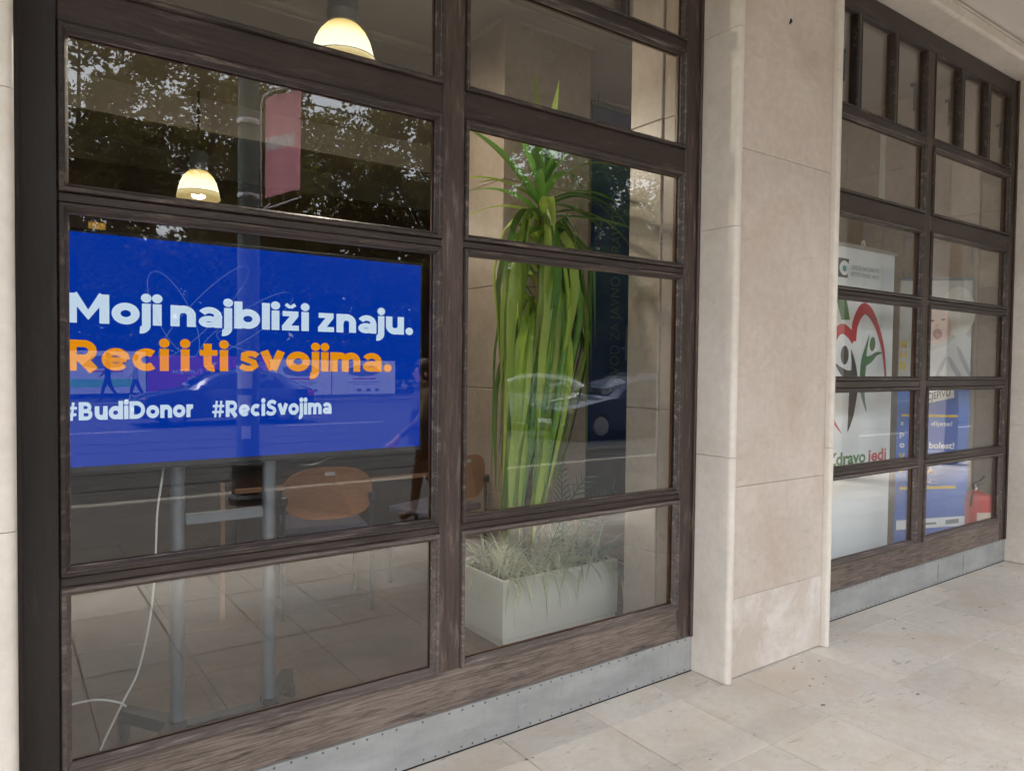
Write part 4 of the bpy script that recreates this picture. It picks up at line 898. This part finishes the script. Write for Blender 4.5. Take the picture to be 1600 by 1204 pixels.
# ---- people
def person(name, label, loc, rz, J, mats, height=1.65, hair=(50, 36, 28), group=None, detail=True, coat=None):
    t = thing(name, label, 'person', loc, group, rz)
    verts, edges, rad = [], [], []
    def V(p, r): verts.append(p); rad.append(r); return len(verts) - 1
    def chain(start, items):
        prev = start
        for p, r in items:
            i = V(p, r); edges.append((prev, i)); prev = i
        return prev
    pel = V(J['pelvis'], (.145, .115))
    chest = chain(pel, [(J['waist'], (.125, .10)), (J['chest'], (.155, .115)), (J['neck0'], (.085, .075))])
    chain(chest, [(J['neck'], (.052, .055)), (J['chin'], (.062, .07)), (J['head'], (.078, .095)), (J['crown'], (.055, .065))])
    chest_i = 2
    for s in ('l', 'r'):
        chain(chest_i, [(J['sh' + s], (.062, .06)), (J['el' + s], (.047, .045)), (J['wr' + s], (.030, .028)), (J['ha' + s], (.032, .018))])
        hand_i = len(verts) - 1
        if detail:
            d = (Vector(J['ha' + s]) - Vector(J['wr' + s])).normalized(); fwd_ = Vector((-1, 0, 0)); sd_ = d.cross(fwd_); sd_ = sd_.normalized() if sd_.length > .1 else Vector((0, 1, 0))
            ax = sd_.cross(d).normalized(); hp = Vector(J['ha' + s])
            for k, (o_, L_) in enumerate(((-.027, .062), (-.009, .072), (.009, .068), (.026, .052))):
                q = hp + ax * o_ + d * .02
                chain(hand_i, [(tuple(q + d * .012), (.0095, .0095)), (tuple(q + d * L_ * .6 + sd_ * .006), (.0085, .0085)), (tuple(q + d * L_ + sd_ * .02), (.007, .007))])
            q = Vector(J['wr' + s]) + d * .03 - ax * .03
            chain(hand_i, [(tuple(q), (.011, .011)), (tuple(q + d * .03 - ax * .018), (.009, .009)), (tuple(q + d * .05 - ax * .02), (.008, .008))])
        chain(pel, [(J['hip' + s], (.095, .095)), (J['kn' + s], (.062, .06)), (J['an' + s], (.042, .042)), (J['toe' + s], (.04, .03))])
    me = bpy.data.meshes.new('body'); me.from_pydata(verts, edges, []); o = bpy.data.objects.new('body_tmp', me); col.objects.link(o)
    md = o.modifiers.new('skin', 'SKIN'); md.use_smooth_shade = True
    for i, sv in enumerate(me.skin_vertices[0].data): sv.radius = rad[i]; sv.use_root = (i == 0)
    o.modifiers.new('sub', 'SUBSURF').levels = 2 if detail else 1
    dg = bpy.context.evaluated_depsgraph_get(); dg.update()
    bme = bpy.data.meshes.new_from_object(o.evaluated_get(dg)); bpy.data.objects.remove(o)
    bme.materials.clear()
    for mm in mats: bme.materials.append(mm)          # coat, trousers, skin, boots
    wr = {s: Vector(J['wr' + s]) for s in 'lr'}; ha = {s: Vector(J['ha' + s]) for s in 'lr'}
    for p in bme.polygons:
        c = p.center; p.use_smooth = True; mi = 0
        if c.z > J['neck'][2] + .012: mi = 2
        elif c.z < J['anl'][2] + .14 and c.z < .24: mi = 3
        elif c.z < J['pelvis'][2] - .06 and min((c - wr[s]).length for s in 'lr') > .16: mi = 1
        for s in 'lr':
            ax_ = (ha[s] - wr[s]).normalized()
            if (c - wr[s]).dot(ax_) > .0 and (c - wr[s]).length < .2: mi = 2
        p.material_index = mi
    body = link('body', bme, t, True)
    hm = plain('hair_%d' % len(bpy.data.objects), srgb(*hair), .6)
    # hair cap, set back from the face (face looks to -x)
    hc = Vector(J['head']); b = B(); bmesh.ops.create_uvsphere(b.bm, u_segments=20, v_segments=14, radius=1)
    for v in b.bm.verts:
        n_ = v.co.copy(); k = 1.0 + .06 * mnoise.noise(n_ * 3)
        v.co = hc + Vector((n_.x * .098 + .022, n_.y * .092, n_.z * .118 + .028)) * 1.0 * k
    bmesh.ops.delete(b.bm, geom=[f for f in b.bm.faces if f.calc_center_median().x < hc.x - .055 and f.calc_center_median().z < hc.z + .075], context='FACES')
    ob('hair', b, hm, t, True, True)
    if detail:
        bun = B(); bmesh.ops.create_uvsphere(bun.bm, u_segments=12, v_segments=8, radius=.05)
        for v in bun.bm.verts: v.co = v.co + hc + Vector((.10, 0, .0))
        ob('hair_bun', bun, hm, t, True, True)
        dark = plain('eye_dark', srgb(40, 28, 24), .4); lip = plain('lip', srgb(160, 86, 80), .5)
        fx0 = hc.x - .088
        for s in (-1, 1):
            e_ = B(); bmesh.ops.create_uvsphere(e_.bm, u_segments=10, v_segments=6, radius=1)
            for v in e_.bm.verts: v.co = Vector((v.co.x * .008, v.co.y * .014, v.co.z * .006)) + Vector((fx0 + .004, s * .03, hc.z + .005))
            ob('eye', e_, dark, body, True, True)
            ob('eyebrow', B().tube([(fx0 + .004, s * .014, hc.z + .026), (fx0 + .006, s * .032, hc.z + .03), (fx0 + .016, s * .048, hc.z + .024)], .003, 5), dark, body, True, True)
            ea = B(); bmesh.ops.create_uvsphere(ea.bm, u_segments=8, v_segments=6, radius=1)
            for v in ea.bm.verts: v.co = Vector((v.co.x * .018, v.co.y * .010, v.co.z * .03)) + Vector((hc.x + .01, s * .082, hc.z - .008))
            ob('ear', ea, mats[2], body, True, True)
        ob('nose', B().prism([(fx0 + .012, -.012), (fx0 - .016, 0), (fx0 + .012, .012)], hc.z - .03, hc.z + .005), mats[2], body, True, True)
        ob('mouth', B().tube([(fx0 + .008, -.02, hc.z - .052), (fx0 + .001, 0, hc.z - .05), (fx0 + .008, .02, hc.z - .052)], .005, 6), lip, body, True, True)
    if coat:
        # jacket skirt that flares below the waist, and a collar
        wz, hz = J['waist'][2], J['pelvis'][2] - .10; b = B(); rings = []
        for k in range(7):
            f = k / 6; z = wz + .08 + (hz - wz - .08) * f; cx = J['waist'][0] + (J['pelvis'][0] - J['waist'][0]) * f; rings.append([b.bm.verts.new((cx + (.118 + .045 * f) * math.cos(a) * (1 + .03 * math.sin(5 * a + k)), (.145 + .04 * f) * math.sin(a), z)) for a in [i * 2 * math.pi / 24 for i in range(24)]])
        for k in range(6):
            for i in range(24): b.bm.faces.new((rings[k][i], rings[k][(i + 1) % 24], rings[k + 1][(i + 1) % 24], rings[k + 1][i]))
        bmesh.ops.solidify(b.bm, geom=list(b.bm.faces), thickness=.01)
        ob('jacket_hem', b, mats[0], t, True, True)
        ob('collar', B().lathe([(.062, J['neck'][2] - .05), (.085, J['neck'][2] - .045), (.080, J['neck'][2] + .0), (.062, J['neck'][2] + .012)], (J['neck'][0], 0, 0), 18), mats[0], t, True, True)
    return t
def walk_pose(h=1.65, stride=.3, arm=.25, bend=0):
    k = h / 1.65
    J = dict(pelvis=(0, 0, .90), waist=(-.005, 0, 1.06), chest=(-.01, 0, 1.24), neck0=(-.005, 0, 1.36), neck=(-.01, 0, 1.43), chin=(-.03, 0, 1.475), head=(-.02, 0, 1.545), crown=(-.01, 0, 1.615),
        shl=(0, .155, 1.34), shr=(0, -.155, 1.34), ell=(-arm * .3, .20, 1.08), elr=(arm * .4, -.20, 1.08), wrl=(-arm * 1.1, .20, .89), wrr=(arm * .3, -.22, .85), hal=(-arm * 1.35, .195, .82), har=(arm * .25, -.22, .77),
        hipl=(0, .085, .86), hipr=(0, -.085, .86), knl=(-stride * .35, .085, .48), knr=(stride * .35, -.085, .48), anl=(-stride * .55, .085, .085), anr=(stride * .95, -.085, .13), toel=(-stride * .55 - .15, .09, .035), toer=(stride * .95 - .13, -.09, .045))
    return {n: (p[0] * k, p[1] * k, p[2] * k) for n, p in J.items()}
COAT = plain('olive_jacket', srgb(116, 104, 82), .8, .2, 0, .15, 30, .2); TROU = plain('brown_trousers', srgb(96, 66, 44), .8, .2, 0, .12, 20, .2)
SK = plain('skin', srgb(206, 160, 136), .5, .3, 0, .04); BOOT = plain('brown_boot', srgb(110, 72, 46), .5, .4)
wm = person('person', 'person in olive jacket and brown boots walking, mirrored beside the mullion', (3.53, -3.98, -.006), R(8), walk_pose(1.56, .26, .30), (COAT, TROU, SK, BOOT), coat=True)
ob('boot_heel', B().lathe([(.022, 0), (.02, .03), (.03, .06)], (-.135 + .035, .08, 0), 10), M['rubber'], wm, True, True)
ob('boot_heel', B().lathe([(.022, 0.02), (.02, .05), (.03, .08)], (.235 + .04, -.08, 0), 10), M['rubber'], wm, True, True)
ob('shoulder_bag', B().box(.02, .20, -.30, -.22, .78, 1.02, bev=.03, seg=2), plain('bag_leather', srgb(60, 40, 30), .5), wm, True, True)
NAVY = plain('navy_coat', srgb(34, 40, 60), .8); DKT = plain('dark_trousers', srgb(36, 38, 46), .8); GRC = plain('pale_jacket', srgb(176, 176, 180), .8); JEA = plain('jeans', srgb(52, 66, 98), .8)
person('person', 'distant pedestrian in navy coat passing the white display boards', (3.28, -26.9, .0), R(0), walk_pose(1.78, .36, .2), (NAVY, DKT, SK, M['rubber']), detail=False, group='distant pedestrians')
person('person', 'distant pedestrian in pale jacket passing the white display boards', (4.18, -26.9, .0), R(0), walk_pose(1.72, .36, .2), (GRC, JEA, SK, M['paper']), detail=False, group='distant pedestrians')
person('person', 'distant pedestrian in dark clothes standing right of the display boards', (16.6, -26.9, .0), R(60), walk_pose(1.75, .12, .1), (NAVY, DKT, SK, M['rubber']), detail=False, group='distant pedestrians')

# ---- cars
def car(loc, rz, paint, label, group='cars on the road behind the photographer', L=4.4, H=1.46):
    t = thing('car', label, 'car', loc, group, rz)       # front towards -x, local z=0 on the road
    hw = .88
    side = [(-2.16, .34), (-2.2, .50), (-2.16, .66), (-1.95, .78), (-1.2, .93), (-1.02, .97), (-.42, 1.30), (-.1, 1.42), (.35, 1.46), (.95, 1.42), (1.35, 1.30), (1.85, 1.02), (2.12, .96), (2.2, .80), (2.2, .50), (2.14, .32)]
    sx = L / 4.4; sz = H / 1.46
    side = [(x * sx, z * sz) for x, z in side]
    b = B(); rows = []
    def halfw(z, x):
        f = max(0, (z - .95 * sz) / (.5 * sz)); e = max(0, (abs(x) - 1.75 * sx) / (.45 * sx))
        return hw * (1 - .22 * f) * (1 - .13 * e * e)
    n = len(side)
    cols = []
    for x, z in side:
        w_ = halfw(z, x); lowz = .20 * sz
        ring = [(x, -w_ * .80, z), (x, -w_ * .35, z + .015), (x, w_ * .35, z + .015), (x, w_ * .80, z)]
        cols.append([b.bm.verts.new(p) for p in ring])
    for i in range(n - 1):
        for k in range(3): b.bm.faces.new((cols[i][k], cols[i + 1][k], cols[i + 1][k + 1], cols[i][k + 1]))
    # sides: belt line and sill
    for s, k in ((-1, 0), (1, 3)):
        belt, sill = [], []
        for x, z in side:
            zb = min(z - .02, .93 * sz); belt.append(b.bm.verts.new((x, s * halfw(zb, x), zb))); sill.append(b.bm.verts.new((x * .99, s * halfw(.3, x) * .97, .22 * sz)))
        for i in range(n - 1):
            b.bm.faces.new((cols[i][k], cols[i + 1][k], belt[i + 1], belt[i])); b.bm.faces.new((belt[i], belt[i + 1], sill[i + 1], sill[i]))
    b.bm.faces.new([cols[0][0], cols[0][1], cols[0][2], cols[0][3]])
    ob('body', b, paint, t, True, True)
    def glassq(name, ps): 
        bb = B(); bb.ngon(ps); bmesh.ops.solidify(bb.bm, geom=list(bb.bm.faces), thickness=.004); return ob(name, bb, M['glass_car'] if 0 else CARG, t, False, True)
    e = .012
    # windscreen, rear window
    def at_x(x):
        for (xa, za), (xb_, zb_) in zip(side, side[1:]):
            if xa <= x <= xb_: return za + (zb_ - za) * (x - xa) / (xb_ - xa)
    x0_, x1_ = -.98 * sx, -.16 * sx
    glassq('windscreen', [(x0_, -.66, at_x(x0_) + .03), (x1_, -.56, at_x(x1_) + .028), (x1_, .56, at_x(x1_) + .028), (x0_, .66, at_x(x0_) + .03)])
    x0_, x1_ = 1.32 * sx, 1.84 * sx
    glassq('rear_window', [(x0_, -.54, at_x(x0_) + .03), (x1_, -.62, at_x(x1_) + .03), (x1_, .62, at_x(x1_) + .03), (x0_, .54, at_x(x0_) + .03)])
    for s in (-1, 1):
        def sp(x, f):   # point on the side glass between belt (f=0) and roof (f=1)
            z = at_x(x); zb = min(z - .02, .93 * sz); w0, w1 = halfw(zb, x), halfw(z, x) * .80
            return (x, s * ((w0 + (w1 - w0) * f) + .012), zb + (z - zb) * f)
        glassq('side_window', [sp(-.86 * sx, .12), sp(.22 * sx, .06), sp(.22 * sx, .84), sp(-.28 * sx, .84)])
        glassq('side_window', [sp(.28 * sx, .06), sp(1.38 * sx, .10), sp(1.15 * sx, .82), sp(.28 * sx, .84)])
        ob('headlight', B().box(-2.17 * sx, -1.86 * sx, s * .72 - .14, s * .72 + .10, .60 * sz, .74 * sz, bev=.03, seg=2), M['chrome'], t, True, True)
        ob('tail_light', B().box(2.0 * sx, 2.19 * sx, s * .72 - .12, s * .72 + .12, .74 * sz, .90 * sz, bev=.02, seg=2), RED, t, True, True)
        ob('mirror', B().box(-.80 * sx, -.62 * sx, s * .98 - .10, s * .98 + .08, .92 * sz, 1.05 * sz, bev=.03, seg=2), paint, t, True, True)
        ob('door_handle', bx(.0, .16, s * (hw + .005) - .012, s * (hw + .005) + .012, .80 * sz, .83 * sz), M['chrome'], t, local=True)
        ob('sill_trim', bx(-1.0 * sx, 1.0 * sx, s * .86 - .02, s * .86 + .02, .20 * sz, .25 * sz), M['black'], t, local=True)
        for wx in (-1.36 * sx, 1.34 * sx):
            wt = ob('tyre', B().lathe([(.20, -.10), (.29, -.105), (.32, -.08), (.325, 0), (.32, .08), (.29, .105), (.20, .10)], (wx, s * .80, .325), 24, 'y'), M['rubber'], t, True, True)
            rb_ = B().lathe([(.001, s * .06), (.06, s * .085), (.19, s * .07), (.215, s * .106)], (wx, s * .80, .325), 20, 'y')
            ob('rim', rb_, M['chrome'], wt, True, True)
    ob('grille', bx(-2.225 * sx, -2.18 * sx, -.45, .45, .42, .62, bev=.01), M['black'], t, local=True)
    ob('number_plate', bx(-2.235 * sx, -2.226 * sx, -.26, .26, .36, .46), M['paper'], t, local=True)
    ob('bumper', bx(-2.22 * sx, -2.05 * sx, -.80, .80, .24, .38, bev=.04, seg=2), paint, t, True, True)
    ob('bumper', bx(2.05 * sx, 2.23 * sx, -.80, .80, .30, .5, bev=.04, seg=2), paint, t, True, True)
    return t
def carpaint(name, c):
    g = NG(name); b_ = g.bsdf(c, .35, .5, None, metal=.3); b_.inputs['Coat Weight'].default_value = 1.0; b_.inputs['Coat Roughness'].default_value = .04; return g.done(b_)
g = NG('tinted_car_glass'); gb = g.bsdf((.012, .014, .015, 1), .03, .9); CARG = g.done(gb)
car((5.05, -17.9, -.124), R(0), carpaint('paint_graphite', srgb(58, 66, 82)), 'graphite car passing in front of the purple display board')
car((12.3, -10.2, -.124), R(3), carpaint('paint_navy', srgb(34, 48, 84)), 'navy car mirrored low in front of the blue banner')
car((11.6, -12.9, -.124), R(52), carpaint('paint_silver', srgb(110, 114, 118)), 'silver-grey car turned towards the building, mirrored across the yucca')
car((17.5, -15.4, -.124), R(0), carpaint('paint_black', srgb(26, 28, 32)), 'black car farther right beyond the navy car')

# ---- display boards across the road
PUR = plain('purple_board', srgb(176, 52, 172), .6, .3, 0, .04); GREEN = plain('lime_strip', srgb(140, 240, 70), .6)
BW = plain('board_white', srgb(240, 240, 242), .6, .3, 0, .03)
BY = -28.0
def board(x0, x1, z0, z1, mat, label):
    t = thing('display_board', label, 'display board', ((x0 + x1) / 2, BY, 0), 'display boards across the road')
    p = ob('panel', bx(x0 + .02, x1 - .02, BY, BY + .05, z0, z1), mat, t)
    for px in (x0 + .15, x1 - .21): ob('post', bx(px, px + .06, BY - .08, BY - .02, 0, z1 - .1), M['metal_grey'], t)
    return t, p
t, p = board(-1.2, 4.7, .28, 1.86, BW, 'white display board with lime green strip, leftmost across the road')
ob('strip', bx(-1.1, 4.3, BY + .051, BY + .058, .52, .82), GREEN, p)
for px in (.2, 2.6):
    ob('picture', B().ngon([(px, BY + .056, 1.3), (px + .5, BY + .056, 1.2), (px + 1.2, BY + .056, 1.28), (px + 1.5, BY + .056, 1.5), (px + 1.0, BY + .056, 1.72), (px + .3, BY + .056, 1.66)]), GRY, p); ob('caption', bx(px + .3, px + 1.3, BY + .051, BY + .056, 1.08, 1.14), RDB, p)
t, p = board(4.72, 9.35, .18, 1.72, PUR, 'purple ministry display board with white lettering across the road')
for s, z, wd in (('T.C.', 1.30, .5), ('KÜLTÜR VE TURİZM', 1.02, 2.85), ('BAKANLIĞI', .74, 1.7)):
    lettering('lettering', s, M['paper'], p, (7.05 + wd / 2, BY + .056, z), (-1, 0, 0), UP, wd, .17, .01)
em = B()
for k in range(16):
    a = 2 * math.pi * k / 16; em.lathe([(.045, 0), (.001, .004)], (8.85 + .30 * math.cos(a), BY + .056, 1.05 + .36 * math.sin(a)), 8, 'y')
em.tube([(8.85 + .38 * math.cos(a), BY + .058, 1.05 + .46 * math.sin(a)) for a in [i * 2 * math.pi / 30 for i in range(31)]], .02, 4, False)
ob('emblem', em, M['paper'], p)
for (x0_, x1_, lab) in ((9.37, 12.05, 'white display board with grey picture right of the purple board'), (12.07, 15.1, 'white display board with grey picture, rightmost across the road')):
    t, p = board(x0_, x1_, .12, 1.62, BW, lab); c = (x0_ + x1_) / 2
    ob('picture', B().ngon([(c - .7, BY + .056, 1.0), (c - .2, BY + .056, .92), (c + .4, BY + .056, .95), (c + .8, BY + .056, 1.15), (c + .5, BY + .056, 1.38), (c - .3, BY + .056, 1.42), (c - .8, BY + .056, 1.25)]), GRY, p)
    ob('caption', bx(c - .55, c + .55, BY + .051, BY + .056, .78, .84), RDB, p)
    ob('text_line', bx(c - .75, c + .75, BY + .051, BY + .056, .64, .67), GRY, p); ob('text_line', bx(c - .5, c + .5, BY + .051, BY + .056, .55, .58), GRY, p)
    for q in (-.35, .1, .5): ob('logo', bx(c + q, c + q + .2, BY + .051, BY + .056, .25, .36), GRY, p)
# ---- trees
def foliage_mat(name, c1, c2, c3):
    g = NG(name); a = g.noise(.5, 3); r = g.n('NewGeometry').outputs['Random Per Island']
    base = g.mix(g.math('MULTIPLY', r, .8), g.ramp(a, [(.35, c1), (.65, c2)]), c3)
    b_ = g.bsdf(base, .7, .2); tr = g.n('BsdfTranslucent'); g.l(base, tr.inputs[0]); mx = g.n('MixShader'); mx.inputs[0].default_value = .42
    g.l(b_.outputs[0], mx.inputs[1]); g.l(tr.outputs[0], mx.inputs[2]); return g.done(mx)
M['fol'] = foliage_mat('autumn_green_foliage', srgb(76, 82, 40), srgb(104, 102, 50), srgb(134, 116, 58))
M['fol2'] = foliage_mat('green_foliage', srgb(60, 86, 50), srgb(84, 108, 58), srgb(106, 122, 66))
M['fol3'] = foliage_mat('dark_foliage', srgb(30, 48, 32), srgb(42, 62, 38), srgb(52, 72, 42))
M['trunk'] = plain('tree_bark', srgb(62, 52, 44), .9, .2, 0, .3, 6, .6)
def tree_meshes(seed, H, spread, nclump, mat, leaf=.16, per=70):
    r = random.Random(seed); tb = B(); tips = []
    top = Vector((r.uniform(-.4, .4), r.uniform(-.4, .4), H * .55))
    tb.tube([(0, 0, 0), (top.x * .3, top.y * .3, H * .2), (top.x * .7, top.y * .7, H * .4), tuple(top), (top.x * 1.3, top.y * 1.2, H * .85)], [.34, .27, .2, .14, .04], 9)
    for i in range(15):
        a = r.uniform(0, 2 * math.pi); z0 = H * r.uniform(.22, .62); L_ = spread * r.uniform(.6, 1.0)
        p0 = Vector((top.x * z0 / H, top.y * z0 / H, z0)); p2 = p0 + Vector((math.cos(a) * L_, math.sin(a) * L_, L_ * r.uniform(.15, .75)))
        pm = (p0 + p2) / 2 + Vector((r.uniform(-.3, .3), r.uniform(-.3, .3), r.uniform(0, .6)))
        tb.tube([tuple(p0), tuple(pm), tuple(p2)], [.10, .06, .015], 6); tips += [pm, p2, (pm + p2) / 2]
        for k in range(3):
            q0 = p0.lerp(p2, r.uniform(.4, .9)); q1 = q0 + Vector((r.uniform(-1, 1), r.uniform(-1, 1), r.uniform(-.1, 1))) * spread * .3
            tb.tube([tuple(q0), tuple(q1)], [.035, .008], 5); tips.append(q1)
    vs, fs = [], []
    for i in range(nclump):
        if i < len(tips): c = tips[i]
        else:
            while True:
                d = Vector((r.uniform(-1, 1), r.uniform(-1, 1), r.uniform(-.9, 1)))
                if .3 < d.length < 1: break
            c = Vector((d.x * spread, d.y * spread, H * .60 + d.z * H * .40))
        cr = r.uniform(.5, 1.15)
        for k in range(per):
            d = Vector((r.gauss(0, 1), r.gauss(0, 1), r.gauss(0, .75))).normalized() * cr * r.random() ** .45
            p = c + d; u = Vector((r.uniform(-1, 1), r.uniform(-1, 1), r.uniform(-.6, .3))).normalized(); v = u.cross(Vector((r.uniform(-1, 1), r.uniform(-1, 1), r.uniform(-1, 1)))).normalized()
            s = leaf * r.uniform(.7, 1.5); i0 = len(vs)
            vs += [p - u * s, p + v * s * .55, p + u * s, p - v * s * .55]; fs.append((i0, i0 + 1, i0 + 2, i0 + 3))
    me = bpy.data.meshes.new('crown'); me.from_pydata([tuple(v) for v in vs], [], fs); me.materials.append(mat)
    return tb.mesh('trunk', M['trunk'], True), me
TM = [tree_meshes(21, 15, 5.4, 225, M['fol'], .12, 115), tree_meshes(22, 17, 6.0, 240, M['fol'], .12, 115), tree_meshes(23, 14, 5.2, 205, M['fol2'], .12, 110)]
tree_spots = [(-3.5, -33, 0, .2, 1.0, 'olive-green park tree, leftmost behind the display boards'), (2.8, -37, 1, 1.1, 1.0, 'tall olive-green park tree behind the white display board with lime strip'),
    (8.5, -34, 0, 2.3, 1.05, 'olive-brown park tree behind the purple display board'), (14.2, -38, 1, 4.0, 1.02, 'tall olive-brown park tree behind the rightmost display board'),
    (19.5, -33, 0, 5.1, 1.0, 'olive-brown park tree just right of the display boards'), (26, -36, 2, .7, 1.12, 'green park tree mirrored behind the yucca crown'),
    (32, -33, 2, 2.9, 1.05, 'green park tree mirrored in front of the blue banner'), (38.5, -36, 1, 3.3, .95, 'olive park tree second from the right end of the row'), (45, -34, 2, 1.7, 1.0, 'green park tree at the right end of the row')]
for x, y, k, rz, s, lab in tree_spots:
    t = thing('park_tree', lab, 'tree', (x, y, 0), 'park trees across the road', rz); t.scale = (s, s, s * 1.14)
    link('trunk', TM[k][0], t, True); link('crown', TM[k][1], t, True)
# clipped hedge behind the boards and the far wood
def leafmass(name, x0, x1, y0, y1, z0, z1, n, leaf, mat, seed):
    r = random.Random(seed); vs, fs = [], []
    for i in range(n):
        p = Vector((r.uniform(x0, x1), r.uniform(y0, y1), 0)); p.z = z0 + (z1 - z0) * r.random() ** .8 * (1 + .18 * mnoise.noise(Vector((p.x * .25, p.y * .25, seed))))
        u = Vector((r.uniform(-1, 1), r.uniform(-1, 1), r.uniform(-1, 1))).normalized(); v = u.cross(Vector((r.uniform(-1, 1), r.uniform(-1, 1), r.uniform(-1, 1)))).normalized(); s = leaf * r.uniform(.6, 1.4); i0 = len(vs)
        vs += [p - u * s, p + v * s * .6, p + u * s, p - v * s * .6]; fs.append((i0, i0 + 1, i0 + 2, i0 + 3))
    me = bpy.data.meshes.new(name); me.from_pydata([tuple(v) for v in vs], [], fs); me.materials.append(mat)
    o = link(name, me); o['kind'] = 'stuff'; return o
o = leafmass('hedge', -25, 60, -31.5, -30.2, 0, 2.6, 14000, .16, M['fol3'], 1); tag(o, 'long dark green hedge behind the display boards', 'hedge')
o = leafmass('distant_wood', -60, 120, -75, -58, 0, 11.5, 30000, .7, M['fol3'], 2); tag(o, 'far-off dark belt of trees closing the park', 'woodland')
# ---- tram wires
for i, (yy, z, lab) in enumerate(((-8.8, 5.6, 'overhead tram wire nearest the building'), (-13.0, 5.6, 'overhead tram wire of the farther track'), (-10.5, 6.4, 'overhead tram carrying wire between the two tracks'))):
    tag(ob('tram_wire', B().tube([(x, yy, z + .25 * ((x - 10) / 40) ** 2) for x in range(-40, 81, 10)], .012, 5), M['black']), lab, 'wire', 'overhead tram wires')
# ---- added building on the right, keeps bright sky out of the far window's reflection
ap = thing('sky_blocker_building', 'added long grey-beige building far to the right, blocking sky mirrored in the far window', 'building', (75, -33, 0))
WALL = plain('render_wall', srgb(118, 109, 97), .9, .2, 0, .12, .3, .2); WIN = plain('dark_window', srgb(78, 74, 69), .5, .4)
ob('wall', bx(50, 100, -42, -30, 0, 19), WALL, ap); ob('roof', bx(49.5, 100.5, -42.5, -29.5, 19, 19.6), M['metal_dark'], ap)
for i in range(14):
    for j in range(5):
        x = 51.5 + i * 3.45; z = 1.4 + j * 3.5
        wn_ = ob('window', bx(x, x + 1.5, -29.99, -29.93, z, z + 1.9), WALL, ap); ob('pane', bx(x + .1, x + 1.4, -29.925, -29.90, z + .1, z + 1.8), WIN, wn_)
